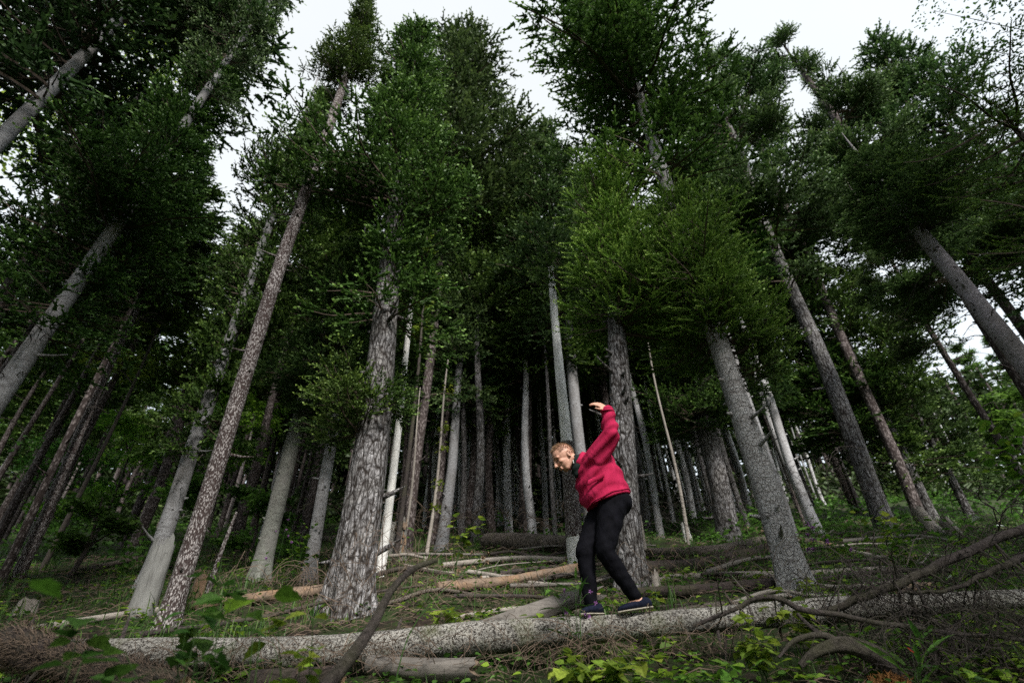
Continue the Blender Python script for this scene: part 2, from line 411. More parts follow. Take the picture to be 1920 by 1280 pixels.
def noise(nt, vec, scale, detail=4, rough=.6, dist=0.):
    n = N(nt, 'TexNoise'); n.inputs['Scale'].default_value = scale; n.inputs['Detail'].default_value = detail
    n.inputs['Roughness'].default_value = rough; n.inputs['Distortion'].default_value = dist
    nt.links.new(vec, n.inputs['Vector']); return n.outputs[0]
def voro(nt, vec, scale, feat='F1', out='Distance', rand=1.):
    n = N(nt, 'TexVoronoi', feature=feat); n.inputs['Scale'].default_value = scale; n.inputs['Randomness'].default_value = rand
    nt.links.new(vec, n.inputs['Vector']); return n.outputs[out]
def warp(nt, vec, scale, amt):
    n = N(nt, 'TexNoise'); n.inputs['Scale'].default_value = scale; n.inputs['Detail'].default_value = 3
    nt.links.new(vec, n.inputs['Vector'])
    s = N(nt, 'VectorMath', operation='MULTIPLY_ADD'); nt.links.new(n.outputs['Color'], s.inputs[0])
    s.inputs[1].default_value = (amt, amt, amt); nt.links.new(vec, s.inputs[2]); return s.outputs[0]
def finish(nt, o, col, rough=.9, bump=None, bstr=.6, bdist=.02, spec=.2, trans=None):
    p = N(nt, 'BsdfPrincipled'); p.inputs['Specular IOR Level'].default_value = spec
    for s, v in ((p.inputs['Base Color'], col), (p.inputs['Roughness'], rough)):
        if hasattr(v, 'node'): nt.links.new(v, s)
        elif isinstance(v, (int, float)): s.default_value = v
        else: s.default_value = (*v, 1)
    if bump is not None:
        b = N(nt, 'Bump'); b.inputs['Strength'].default_value = bstr; b.inputs['Distance'].default_value = bdist
        nt.links.new(bump, b.inputs['Height']); nt.links.new(b.outputs[0], p.inputs['Normal'])
    last = p.outputs[0]
    if trans:
        t = N(nt, 'BsdfTranslucent')
        if hasattr(trans[1], 'node'): nt.links.new(trans[1], t.inputs[0])
        else: t.inputs[0].default_value = (*trans[1], 1)
        mx = N(nt, 'MixShader'); mx.inputs[0].default_value = trans[0]
        nt.links.new(last, mx.inputs[1]); nt.links.new(t.outputs[0], mx.inputs[2]); last = mx.outputs[0]
    nt.links.new(last, o.inputs[0])

def bark_plate(name, scale=27, light=(.39, .385, .40), mid=(.16, .155, .16), crack=(.02, .016, .014)):
    m, nt, o = newmat(name)
    v = warp(nt, warp(nt, coords(nt, (1, 1, .42)), 6, .14), 26, .06)
    e1 = voro(nt, v, scale, 'DISTANCE_TO_EDGE'); c = voro(nt, v, scale, 'F1', 'Color')
    e2 = voro(nt, warp(nt, coords(nt, (1, 1, .22)), 7, .13), scale * .5, 'DISTANCE_TO_EDGE')
    e = mth(nt, 'MINIMUM', mth(nt, 'ADD', e1, mth(nt, 'MULTIPLY', noise(nt, coords(nt), 9, 2), .12)), mth(nt, 'MULTIPLY', e2, 1.1))
    sep = N(nt, 'SeparateColor'); nt.links.new(c, sep.inputs[0])
    fine = noise(nt, coords(nt), 60, 5, .7)
    pl = mixc(nt, sep.outputs[0], mid, light)
    pl = mixc(nt, ramp(nt, fine, [(.35, 0), (.65, 1)]), mixc(nt, .5, pl, (.12, .11, .105)), pl)
    big = noise(nt, coords(nt), 2.2, 4)
    pl = mixc(nt, ramp(nt, big, [(.42, 0), (.62, .55)]), pl, (.2, .19, .175))
    msk = ramp(nt, mth(nt, 'ADD', e, mth(nt, 'MULTIPLY', mth(nt, 'SUBTRACT', noise(nt, coords(nt), 16, 3), .5), .35)), [(.02, 0), (.20, 1)])
    col = mixc(nt, msk, crack, pl)
    h = mth(nt, 'ADD', ramp(nt, e, [(0, 0), (.26, 1)]), mth(nt, 'MULTIPLY', mth(nt, 'ADD', sep.outputs[1], fine), .35))
    finish(nt, o, col, .92, h, 1, .016); return m

def bark_flaky(name, light=(.38, .35, .345), dark=(.045, .032, .03), scale=64):
    m, nt, o = newmat(name)
    v = warp(nt, coords(nt, (1, 1, .4)), 14, .07)
    d = voro(nt, v, scale); n1 = noise(nt, coords(nt, (1, 1, .5)), 60, 5, .8)
    s = mth(nt, 'ADD', mth(nt, 'MULTIPLY', d, .7), mth(nt, 'MULTIPLY', n1, .9))
    big = noise(nt, coords(nt), 3, 3); s2 = mth(nt, 'ADD', s, mth(nt, 'MULTIPLY', big, .35))
    col = ramp(nt, s2, [(.78, light), (.90, tuple(.4 * c for c in light)), (1.0, dark)])
    h = mth(nt, 'SUBTRACT', 1., s)
    finish(nt, o, col, .92, h, .9, .012); return m

def bark_smooth(name, light=(.34, .345, .36), mid=(.15, .146, .15), dark=(.04, .035, .033), knots=1.0):
    m, nt, o = newmat(name)
    vs = warp(nt, coords(nt, (1, 1, 2.6)), 5, .1)
    n1 = noise(nt, vs, 9, 6, .72); n2 = noise(nt, coords(nt), 55, 5, .7); n3 = noise(nt, coords(nt, (1, 1, .5)), 2.4, 3)
    col = ramp(nt, n1, [(.33, mid), (.55, light)])
    col = mixc(nt, ramp(nt, n2, [(.3, .75), (.6, 0)]), col, (.10, .092, .09))
    col = mixc(nt, ramp(nt, n3, [(.4, .0), (.62, .6)]), col, (.16, .15, .145))
    k = voro(nt, warp(nt, coords(nt, (1, 1, 1.25)), 9, .03), 7.0)
    kd = ramp(nt, k, [(.10 * knots, 1), (.17 * knots, 0)])
    col = mixc(nt, kd, col, dark)
    h = mth(nt, 'ADD', n2, mth(nt, 'MULTIPLY', n1, .8))
    h = mth(nt, 'SUBTRACT', h, mth(nt, 'MULTIPLY', kd, .5))
    finish(nt, o, col, .9, h, .8, .012); return m

def bark_scar(name):
    m, nt, o = newmat(name)
    vs = warp(nt, coords(nt, (.9, .9, 4.2)), 4, .16)
    n1 = noise(nt, vs, 5.5, 7, .75); n2 = noise(nt, coords(nt), 70, 4, .7)
    e = voro(nt, warp(nt, coords(nt, (1, 1, .8)), 9, .08), 20, 'DISTANCE_TO_EDGE')
    col = ramp(nt, n1, [(.34, (.10, .09, .085)), (.43, (.3, .29, .285)), (.58, (.43, .43, .43))])
    col = mixc(nt, ramp(nt, n2, [(.35, .6), (.6, 0)]), col, (.13, .12, .115))
    col = mixc(nt, ramp(nt, e, [(.01, .75), (.06, 0)]), col, (.07, .06, .055))
    sc = noise(nt, coords(nt, (.8, .8, 7.)), 3.3, 3, .5)
    kd = ramp(nt, sc, [(.30, 1), (.345, 0)])
    col = mixc(nt, kd, col, (.03, .026, .024))
    h = mth(nt, 'ADD', mth(nt, 'MULTIPLY', n1, 1.2), mth(nt, 'ADD', ramp(nt, e, [(0, 0), (.1, .7)]), mth(nt, 'MULTIPLY', n2, .5)))
    finish(nt, o, col, .9, h, .9, .014); return m

def bare_wood(name, light=(.62, .60, .57), dark=(.2, .18, .16), ax=(1, 1, .08), crack=True, orange=0.):
    m, nt, o = newmat(name)
    v = coords(nt, ax); n1 = noise(nt, v, 34, 6, .7, .6); n2 = noise(nt, coords(nt, (1, 1, .4)), 5, 4)
    col = ramp(nt, n1, [(.3, dark), (.5, light)])
    col = mixc(nt, ramp(nt, n2, [(.42, 0), (.66, .6)]), col, tuple(.5 * a for a in light))
    if orange: col = mixc(nt, ramp(nt, noise(nt, coords(nt), 4, 4), [(.45, 0), (.6, orange)]), col, (.38, .19, .07))
    finish(nt, o, col, .85, n1, .7, .01); return m

def log_bark(name, pale=(.42, .405, .37), moss=(.09, .10, .04), speck=.5):
    m, nt, o = newmat(name)
    v = coords(nt); n1 = noise(nt, v, 62, 6, .85); n2 = noise(nt, v, 4, 4); n3 = noise(nt, coords(nt, (.25, 1, 1)), 14, 5, .7)
    col = mixc(nt, ramp(nt, n3, [(.38, 0), (.6, 1)]), tuple(.5 * a for a in pale), pale)
    col = mixc(nt, ramp(nt, n1, [(.46, 1), (.53, 0)]), col, (.025, .02, .017))
    col = mixc(nt, ramp(nt, n2, [(.55, 0), (.72, .6)]), col, moss)
    h = mth(nt, 'ADD', n1, n3)
    finish(nt, o, col, .93, h, .9, .016); return m

def rough_bark(name, a=(.085, .066, .06), b=(.02, .016, .015), ax=(.5, 1, 1), scale=26):
    m, nt, o = newmat(name)
    v = warp(nt, coords(nt, ax), 8, .1); n1 = noise(nt, v, scale, 6, .8); n2 = noise(nt, coords(nt), 3, 3)
    col = ramp(nt, n1, [(.36, b), (.62, a)])
    col = mixc(nt, ramp(nt, n2, [(.45, 0), (.7, .5)]), col, (.07, .075, .035))
    finish(nt, o, col, .93, n1, 1, .02); return m

def flat_mat(name, col, rough=.8, spec=.2, trans=None, var=0.):
    m, nt, o = newmat(name)
    c = col
    if var:
        oi = N(nt, 'ObjectInfo'); c = mixc(nt, noise(nt, coords(nt), 30, 3), tuple(x * (1 - var) for x in col), tuple(min(1, x * (1 + var)) for x in col))
    finish(nt, o, c, rough, spec=spec, trans=trans); return m

def needle_mat(name, dark, light, tip, hue=.03, mottle=False):
    """spruce needles: tone attribute = age of the shoot, the object's random = colour of the tree"""
    m, nt, o = newmat(name)
    at = N(nt, 'Attribute', attribute_name='tone')
    col = ramp(nt, at.outputs['Fac'], [(0, dark), (.6, light), (1, tip)])
    if mottle:
        t_ = N(nt, 'TexCoord'); w_ = N(nt, 'TexNoise'); w_.inputs['Scale'].default_value = 5; w_.inputs['Detail'].default_value = 4; nt.links.new(t_.outputs['Object'], w_.inputs['Vector'])
        col = mixc(nt, ramp(nt, w_.outputs[0], [(.35, .55), (.6, 0)]), col, tuple(.45 * x for x in dark))
    oi = N(nt, 'ObjectInfo')
    hs = N(nt, 'HueSaturation'); nt.links.new(col, hs.inputs['Color'])
    nt.links.new(mth(nt, 'ADD', mth(nt, 'MULTIPLY', oi.outputs['Random'], hue), .5 - hue / 2), hs.inputs['Hue'])
    nt.links.new(mth(nt, 'ADD', mth(nt, 'MULTIPLY', mth(nt, 'FRACT', mth(nt, 'MULTIPLY', oi.outputs['Random'], 7.3)), .5), .75), hs.inputs['Value'])
    finish(nt, o, hs.outputs[0], .55, spec=.25, trans=(.22, hs.outputs[0])); return m

M = dict(
    plate=bark_plate('plated_bark'), flaky=bark_flaky('flaky_bark'), smooth=bark_smooth('knotted_grey_bark'),
    lichen=bark_smooth('lichen_bark', (.26, .275, .24), (.10, .105, .085), knots=.6),
    knotty=bark_smooth('purplish_bark', (.36, .33, .36), (.17, .15, .17), knots=1.25), scar=bark_scar('scarred_bark'),
    dark=bark_flaky('dark_bark', (.20, .17, .165), (.04, .03, .028), 22),
    wood=bare_wood('bleached_wood'), grey_wood=bare_wood('grey_dead_wood', (.25, .25, .24), (.06, .056, .052)),
    white_wood=bare_wood('white_wood', (.82, .81, .79), (.55, .51, .47)),
    log=log_bark('log_bark'), log2=log_bark('old_log_bark', (.20, .17, .145), (.07, .08, .03)),
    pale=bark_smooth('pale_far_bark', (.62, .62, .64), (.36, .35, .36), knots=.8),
    rot=bare_wood('rotten_wood', (.21, .155, .115), (.05, .036, .026), (.1, 1, 1), orange=.22),
    cut=bare_wood('cut_wood', (.36, .25, .16), (.12, .07, .04), (1, 1, 1), orange=.4),
    slab=bare_wood('weathered_slab', (.17, .155, .14), (.04, .034, .03), (.07, 1, 1)),
    pole=bare_wood('weathered_pole', (.30, .27, .24), (.10, .085, .072), (.07, 1, 1)),
    rough=rough_bark('rough_dark_bark'), limb=rough_bark('limb_bark', (.09, .075, .07), (.022, .018, .017), (1, 1, 1), 40),
    twig=flat_mat('dead_twig', (.12, .088, .066), .9, var=.6), twigwood=flat_mat('twig_bark', (.07, .052, .04), .9),
    needle=needle_mat('needles', (.026, .054, .013), (.074, .142, .028), (.18, .29, .055)),
    needle2=needle_mat('needles_blue', (.026, .052, .017), (.066, .118, .036), (.14, .22, .06)),
    needle_hi=needle_mat('needles_bright', (.05, .105, .017), (.14, .255, .040), (.32, .48, .09), .0),
    leaf=needle_mat('broad_leaves', (.06, .13, .015), (.13, .28, .03), (.28, .48, .05), .03, True),
    leafdark=needle_mat('dim_leaves', (.035, .09, .016), (.075, .17, .028), (.15, .30, .05), .03, True),
    leafyel=needle_mat('yellow_leaves', (.10, .16, .02), (.20, .30, .035), (.36, .44, .06), .02, True),
    grass=needle_mat('grass_blades', (.025, .055, .012), (.05, .105, .022), (.10, .15, .035), .02),
)
for _k in ('leaf', 'leafdark', 'leafyel'):
    for _n in M[_k].node_tree.nodes:
        if _n.type == 'MIX_SHADER': _n.inputs[0].default_value = .45

# ------------------------------------------------------------------ foliage
def sprig_template(n, nl, nw, seed, core=.05):
    """one needle-covered shoot of length 1 along +X: n needles set spirally, and its thin core"""
    r = np.random.default_rng(seed); t = np.linspace(.0, .97, n) + r.uniform(-.02, .02, n)
    ph = np.arange(n) * 2.4 + r.uniform(0, 6); al = np.radians(62 - 34 * t + r.uniform(-8, 8, n))
    d = np.stack([np.cos(al), np.sin(al) * np.cos(ph), np.sin(al) * np.sin(ph) * .8], 1)
    b = np.stack([t, 0 * t, 0 * t], 1); L = nl * (1 - .35 * t) * r.uniform(.85, 1.15, n)
    s = nrm(np.cross(d, r.normal(size=(n, 3)))) * nw / 2
    mid = b + d * (L * .45)[:, None]
    V = np.stack([b, mid + s, b + d * L[:, None], mid - s], 1).reshape(-1, 3)     # a slim kite per needle
    i = np.arange(n)[:, None] * 4
    F = np.concatenate([i + [0, 1, 2], i + [0, 2, 3]])
    tone = np.repeat(t * .5, 4)
    c = core
    CV = np.array([[0, -c, 0], [0, c, 0], [1.02, 0, 0], [0, 0, -c], [0, 0, c], [1.02, 0, 0]])
    V = np.vstack([V, CV]); F = np.vstack([F, np.array([[0, 1, 2], [3, 4, 5]]) + 4 * n]); tone = np.concatenate([tone, [0, 0, .3, 0, 0, .3]])
    return V, F, tone
SPRIG = {
    'hero': [sprig_template(18, .21, .07, s, .085) for s in range(5)],
    'near': [sprig_template(7, .36, .20, s + 10, .13) for s in range(4)],
    'far': [sprig_template(4, .5, .24, s + 20, .16) for s in range(4)],
}

def place_templates(mb, temps, O, D, S, T, roll, mat=0):
    """copies of the templates at origins O, along D, scaled S, tone offset T"""
    K = len(O)
    if not K: return
    D = nrm(D); ref = np.where(np.abs(D[:, 2:3]) < .9, [[0, 0, 1.]], [[1., 0, 0]])
    A = nrm(np.cross(ref, D)); B = np.cross(D, A)
    c, s = np.cos(roll)[:, None], np.sin(roll)[:, None]; A, B = A * c + B * s, B * c - A * s
    pick = rng.integers(0, len(temps), K)
    for q, (V, F, tone) in enumerate(temps):
        i = np.nonzero(pick == q)[0]
        if not len(i): continue
        W = O[i][:, None] + S[i][:, None, None] * (V[None, :, :1] * D[i][:, None] + V[None, :, 1:2] * A[i][:, None] + V[None, :, 2:] * B[i][:, None])
        FF = F[None] + (np.arange(len(i)) * len(V))[:, None, None]
        mb.add(W, FF, mat, np.clip(T[i][:, None] + tone[None], 0, 1).ravel())

def bough(rg, base, az, L, elev, droop, lift, twig_step, sprig_len, sp_step, acc, wood, fan=.5, young=.25, t0=.12):
    """one bough: an arching stem, side twigs in its plane, shoots along them"""
    n = 9; s = np.linspace(0, 1, n); ca, sa = math.cos(az), math.sin(az)
    hz = L * s * math.cos(elev); z = L * (s * math.sin(elev) - droop * s ** 2 + lift * s ** 3)
    wob = L * .06 * np.sin(s * rg.uniform(3, 7) + rg.uniform(0, 6)) * s
    P = np.stack([hz * ca - wob * sa, hz * sa + wob * ca, z], 1) + base
    wood.append((P, .012 + .010 * L))
    nt = max(3, int(L * .85 / twig_step))
    ts = np.linspace(t0, .98, nt) + rg.uniform(-.02, .02, nt)
    tan = nrm(np.gradient(P, axis=0)); side0 = np.array([-sa, ca, 0.])
    for k, t in enumerate(ts):
        f = min(t, .999) * (n - 1); i = int(f); u = f - i
        o = P[i] * (1 - u) + P[min(i + 1, n - 1)] * u; tg = tan[i]
        for sg in (-1, 1):
            tl = (L * fan * (1 - t) ** .8 * (.35 + .65 * min(1, t / .3)) + .9 * sprig_len) * rg.uniform(.6, 1.15)
            a = math.radians(rg.uniform(38, 62))
            up_ = rg.uniform(-.3, .3) if k % 3 else rg.uniform(.3, .9)
            d = nrm(tg * math.cos(a) + side0 * sg * math.sin(a) + np.array([0, 0, up_]))
            m = max(1, int(tl / sp_step)); q = (np.arange(m) + rg.uniform(.2, .8)) / m
            Q = o + d * (q * tl)[:, None] + np.array([0, 0, -1.]) * (q ** 2 * tl * .12)[:, None]
            if tl > .35: wood.append((np.array([o, o + d * tl * .55, o + d * tl - [0, 0, tl * .1]]), .006))
            nn = nrm(np.cross(d, side0 + tg * .3)); sd = nrm(np.cross(d, np.array([0, 0, 1.]) + nn * .2))
            for s2 in (-1, 1):
                b = rg.uniform(.5, 1.0, m)[:, None]
                acc.append((Q, d * np.cos(b) + sd * s2 * np.sin(b) + rg.normal(0, .22, (m, 3)), sprig_len * rg.uniform(.6, 1.15, m) * (1 - .25 * q), rg.uniform(0, young, m) + .1 * q))
            acc.append(((o + d * tl - [0, 0, tl * .12])[None], d[None] + rg.normal(0, .12, (1, 3)), np.array([sprig_len * 1.1]), np.array([young + .15])))
    acc.append((P[-1:], tan[-1:], np.array([sprig_len * 1.2]), np.array([young + .2])))

def crown_mesh(name, seed, H, R, nb, kind='near', sprig_len=.17, twig_step=.17, sp_step=.14, prof=None, elev=(-.15, .75),
               droop=.25, lift=.25, fan=.5, patch=0., young=.25, mats=None, front=0, t0=.12):
    rg = np.random.default_rng(seed); acc, wood = [], []
    nc = max(1, nb // 7)
    for i in range(nb):
        c = i // 7; cg = np.random.default_rng(seed * 1000 + c)          # boughs grow in plumes of seven, with gaps between
        t = (c + cg.uniform(0, 1)) / nc; az = c * 2.39996 + cg.uniform(-.5, .5); cl = cg.uniform(.5, 1.34)
        if patch and cg.random() < patch: continue
        t = min(max(t + rg.normal(0, .022), 0), 1); az += rg.normal(0, .42)
        r = prof(t) if prof else min(1, .55 + 2.2 * t) * (1 - t) ** .55 * 1.15
        L = max(.25, R * r * cl * rg.uniform(.75, 1.08)); e = elev[0] + (elev[1] - elev[0]) * t + rg.uniform(-.25, .55)
        bough(rg, np.array([0, 0, H * t]), az, L, e, droop, lift, twig_step, sprig_len, sp_step, acc, wood, fan, young, t0)
    for i in range(nb // 16 if kind == 'near' and nb != 130 else 0):                  # a few thin boughs hang on below the crown
        bough(rg, np.array([0, 0, -H * .08 * rg.random() ** 1.5]), rg.uniform(0, 6.28), R * rg.uniform(.3, .75), rg.uniform(-.4, .15), droop, lift * .5, twig_step * 1.7, sprig_len, sp_step * 1.6, acc, wood, fan * .7, young, .3)
    for i in range(front):                                          # the side of the glade carries more boughs
        t = (i + .5) / front; bough(rg, np.array([0, 0, H * t * .95]), rg.uniform(-2.5, -.6), R * rg.uniform(.45, .9), rg.uniform(-.1, .9), droop, lift, twig_step, sprig_len, sp_step, acc, wood, fan, young)
    O = np.concatenate([a[0] for a in acc]); D = np.concatenate([a[1] for a in acc]); S = np.concatenate([a[2] for a in acc]); T = np.concatenate([a[3] for a in acc])
    mb = MB(); place_templates(mb, SPRIG[kind], O, D, S, T, rg.uniform(0, 6.28, len(O)))
    for P, r in wood:
        if kind == 'far' and len(P) < 5: continue
        tube(mb, P, np.linspace(r, r * .3, len(P)), 3, 1, caps=False)
    return mb.mesh(name, mats or [M['needle'], M['twigwood']])

CR = {}
def crown_of(kind, i):
    """a few crown meshes of each habit, shared between trees: (mesh, height, radius)"""
    k = (kind, i)
    if k in CR: return CR[k]
    if kind == 'hero': a = (4.2, 1.3, 112); kw = dict(kind='hero', front=34, sprig_len=.25, twig_step=.19, sp_step=.17, elev=(-.2, .6), droop=.12, lift=.34, fan=.5, young=.35, patch=.0, mats=[M['needle_hi'], M['twigwood']], prof=lambda t: .75 + .5 * math.sin(t * 5 + i))
    elif kind == 'dense': a = (11., 1.9, 230); kw = dict(kind='near', sprig_len=.25, twig_step=.20, sp_step=.19, droop=.22, lift=.3, patch=.15, prof=lambda t: (.8 + .35 * math.sin(t * 9 + i * 2)) * min(1, .42 + 3.4 * t) * (1 - t ** 3) ** .8)
    elif kind == 'small': a = (5.6, 1.0, 130); kw = dict(kind='near', sprig_len=.17, twig_step=.15, sp_step=.13, elev=(.1, .9))
    elif kind == 'mid': a = (11., 1.9, 170); kw = dict(kind='near', sprig_len=.28, twig_step=.23, sp_step=.22, droop=.3, lift=.2, patch=.15, mats=[M['needle2'], M['twigwood']])
    elif kind == 'sparse': a = (12., 2.2, 125); kw = dict(kind='near', sprig_len=.26, twig_step=.13, sp_step=.17, t0=.42, elev=(-.1, .6), fan=.45, droop=.15, lift=.2, patch=.33, mats=[M['needle2'], M['twigwood']], prof=lambda t: (.7 + .4 * math.sin(t * 13 + i)) * (1 - t ** 2.5) ** .8 + .1)
    else: a = (11., 1.9, 80); kw = dict(kind='far', sprig_len=.42, twig_step=.32, sp_step=.3, patch=.15)
    CR[k] = (crown_mesh(kind + '_crown', 31 + i * 7 + len(kind), a[0], a[1], a[2], **kw), a[0], a[1]); return CR[k]

def trunk_mesh(H, r0, r1, zr, sx, seed, sides=20, rings=60, flare=.5, mat=None, knots=0, bend=.02):
    """trunk from the ground up: r0 at the foot, r1 at height zr, a point at H; leaning sx per metre"""
    mb = MB(); u = np.linspace(0, 1, rings); z = H * u ** 1.35; z = np.concatenate([[-.35], z])
    slope = (r1 - r0) / max(zr, .1)
    r = np.where(z < zr, r0 + slope * z, r1 * np.clip((H - z) / max(H - zr, .1), .04, 1) ** .9)
    r = np.maximum(r, .01)
    P = np.stack([sx * z + bend * np.sin(z * .55 + seed) * np.minimum(z * .4, 1), bend * np.sin(z * .43 + seed * 2) * np.minimum(z * .4, 1), z], 1)
    def fl(i, th):
        zz = z[i.ravel()][:, None]
        lob = .55 + .45 * np.sin(5 * th + seed) + .2 * np.sin(3 * th + seed * 2)
        return 1 + flare * np.exp(-np.maximum(zz, 0) / (.9 * r0 + .12)) * lob
    tube(mb, P, r, sides, 0, lump=.035, lf=3, seed=seed, flare=fl)
    rg = random.Random(int(seed * 77))
    for k in range(knots):
        zz = rg.uniform(.3, min(H * .75, 8)); a = rg.uniform(0, 6.28); rr = float(np.interp(zz, z, r)); c = np.array([sx * zz, 0, zz])
        d = np.array([math.cos(a), math.sin(a), rg.uniform(-.1, .5)]); L = rg.choice([.03, .05, .05, .12, .3])
        tube(mb, [c + d * rr * .8, c + d * (rr + L * .5), c + d * (rr + L) + [0, 0, L * .1]], [rr * .16 + .008, rr * .1 + .006, .005], 6, 0)
    return mb.mesh('trunk', mat, smooth=True)

def set_crown(root, j, kind, za, zb, rad, sx, seed, den=1.):
    me, H0, R0 = crown_of(kind, seed % (3 if kind in ('dense', 'mid', 'sparse') else 2))
    sc = (rad / R0, rad / R0, (zb - za) / H0)
    o = put('crown', me, root, (sx * za, 0, za), seed * 1.7, sc)
    o.rotation_euler = (0, math.atan(sx), 0 if kind == 'hero' else seed * 1.7)
    return o

# ------------------------------------------------------------------ ground
def sheet():
    gx = np.concatenate([-np.geomspace(1500, 9.2, 45), np.linspace(-9, 9, 160), np.geomspace(9.2, 1500, 45)])
    gy = np.concatenate([-np.geomspace(1500, 1.2, 30), np.linspace(-1, 13, 170), np.geomspace(13.1, 60, 80), np.geomspace(63, 1500, 25)])
    X, Y = np.meshgrid(gx, gy); Z = gz(X, Y)
    V = np.stack([X, Y, Z], -1).reshape(-1, 3); w = len(gx); i = (np.arange(len(gy) - 1)[:, None] * w + np.arange(w - 1)[None]).ravel()
    F = np.concatenate([np.stack([i, i + 1, i + w + 1], 1), np.stack([i, i + w + 1, i + w], 1)])
    mb = MB(); mb.add(V, F)
    m, nt, o = newmat('forest_floor')
    c = coords(nt, rnd_off=False); n1 = noise(nt, c, 2.2, 6, .7); n2 = noise(nt, c, 26, 6, .8); n3 = noise(nt, c, .7, 3)
    col = ramp(nt, n2, [(.36, (.009, .007, .005)), (.52, (.026, .019, .013)), (.68, (.065, .047, .032))])
    col = mixc(nt, ramp(nt, n1, [(.40, 0), (.54, .9)]), col, mixc(nt, n2, (.014, .028, .006), (.04, .075, .016)))
    finish(nt, o, col, .95, n2, 1, .04)
    return tag(mb.build('ground', m, smooth=True), kind='structure')
sheet()

# ------------------------------------------------------------------ the trees one can tell apart
def stub_branches(root, sx, z0, z1, n, L, seed, mat, r=.012):
    """dead bare branches on the lower trunk, each a part"""
    rg = random.Random(seed)
    for k in range(n):
        z = rg.uniform(z0, z1); a = rg.uniform(0, 6.28); l = L * rg.uniform(.4, 1.2); c = np.array([sx * z, 0, z])
        d = np.array([math.cos(a), math.sin(a), 0]); mb = MB()
        P = smooth_pts([c + d * .08, c + d * l * .5 + [0, 0, l * .12], c + d * l + [0, 0, -l * .1]], 7)
        tube(mb, P, np.linspace(r, .003, 7), 5)
        for q in range(3):
            i = rg.randint(2, 5); e = np.array([rg.uniform(-1, 1), rg.uniform(-1, 1), -.6]) * l * .3
            tube(mb, [P[i], P[i] + e * .5 + d * l * .1, P[i] + e + d * l * .15], [.004, .003, .0015], 3)
        mb.build('dead_branch', M['limb'], root)

for q, (nm, X, Y, H, sx, d0, d1, zr, bark, crowns, label) in enumerate(TREES):
    zb = gzf(X, Y)
    root = tag(empty('spruce_tree', (X, Y, zb)), label, 'tree', 'spruce trees standing near the fallen log' if Y < 10 else 'spruce trees of the middle distance')
    near = Y < 10
    me = trunk_mesh(H, d0 / 2, d1 / 2, zr, sx, q * 1.3 + .4, 40 if nm == 'big' else 24 if near else 14, 90 if near else 40,
                    .5 if near else .35, M[bark], knots=(26 if near else 10), bend=.03 if near else .06)
    put('trunk', me, root)
    for j, (za, zb2, rad, kind, den) in enumerate(crowns):
        set_crown(root, j, kind, za, zb2, rad, sx, q + j * 5, den)
    if near and crowns and nm not in ('t22', 't1'): stub_branches(root, sx, max(1.2, crowns[0][0] * .45), crowns[0][0] * 1.02, 12, .42, q + 90, M['limb'], .008)
    if bark in ('dark', 'flaky') and crowns: stub_branches(root, sx, crowns[0][0] * .6, crowns[0][0], 6, .7, q, M['limb'])
    if nm in ('t21', 't1', 'l4'): stub_branches(root, sx, crowns[0][0] * .85, crowns[0][0] * 1.05, 7, 1.1, q + 40, M['limb'], .016)

# ------------------------------------------------------------------ the forest up the slope
FT = [trunk_mesh(18, .17, .15, 5, 0, 3.1 + k, 10, 24, .4, None, knots=14, bend=.1) for k in range(4)]
FTM = {}
def far_trunk(k, bark):
    if (k, bark) not in FTM:
        me = FT[k].copy(); me.materials.clear(); me.materials.append(M[bark]); FTM[(k, bark)] = me
    return FTM[(k, bark)]
ZONE = [(-9e9, -.42, 'grey spruce stem in the dim stand of trees at the far left'),
        (-.42, -.16, 'slim spruce stem between the speckled trunk and the thickest trunk'),
        (-.16, .12, 'thin spruce stem in dark rows between thickest trunk and man'),
        (.12, .42, 'thin spruce stem far back between the man and the scarred leaning trunk'),
        (.42, 9e9, 'slim spruce stem in the rows on the rising slope at the right')]
taken = [(t[1], t[2]) for t in TREES]
fr = random.Random(5); count = 0
for _ in range(9000):
    if count >= 285: break
    y = 11 + 40 * fr.random() ** 1.3; x = fr.uniform(-1.15, 1.15) * (y * .98 + 2)
    u = x / y
    dens = 1.0 if -.22 < u < .45 else .34 if u < -.3 else .5
    if fr.random() > dens or (u > .6 and fr.random() < .6) or (u < -.6 and fr.random() < .45) or (u > .6 and y < 42): continue
    md = (.8 if -.22 < u < .45 else 1.2) if y > 15 else 1.6
    if any((x - a) ** 2 + (y - b) ** 2 < md * md for a, b in taken): continue
    if y < 15 and (-.3 < u < .42): continue
    taken.append((x, y)); count += 1
    z = gzf(x, y); h = fr.uniform(11.5, 15) if abs(u - .03) < .3 else fr.uniform(11, 16)
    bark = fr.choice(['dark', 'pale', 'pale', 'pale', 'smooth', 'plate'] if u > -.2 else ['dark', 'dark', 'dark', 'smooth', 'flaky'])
    zone = next(s for a, b, s in ZONE if a <= u < b); deep = 'farther' if y > 28 else 'nearer'
    adj = {'dark': 'dark', 'pale': 'pale', 'smooth': 'grey', 'flaky': 'brownish', 'plate': 'scaly grey'}[bark]; zl = adj + ' ' + zone.replace('grey ', '')
    root = tag(empty('spruce_tree', (x, y, z), fr.uniform(0, 6.28)), ('distant ' if y > 28 else '') + zl, 'tree', adj + ' spruces up the slope: ' + zone.split(' stem ')[1] + ' ' + deep)
    th = fr.uniform(.4, .95)
    t = put('trunk', far_trunk(fr.randrange(4), bark), root, scale=(th, th, h / 18)); t.rotation_euler = (fr.uniform(-.02, .02), fr.uniform(-.02, .02), 0)
    me, H0, R0 = crown_of('farther', fr.randrange(3))
    c0 = fr.uniform(.42, .56) * h; s = fr.uniform(.8, 1.15)
    put('crown', me, root, (0, 0, c0), fr.uniform(0, 6), (s, s, (h + .4 - c0) / H0))
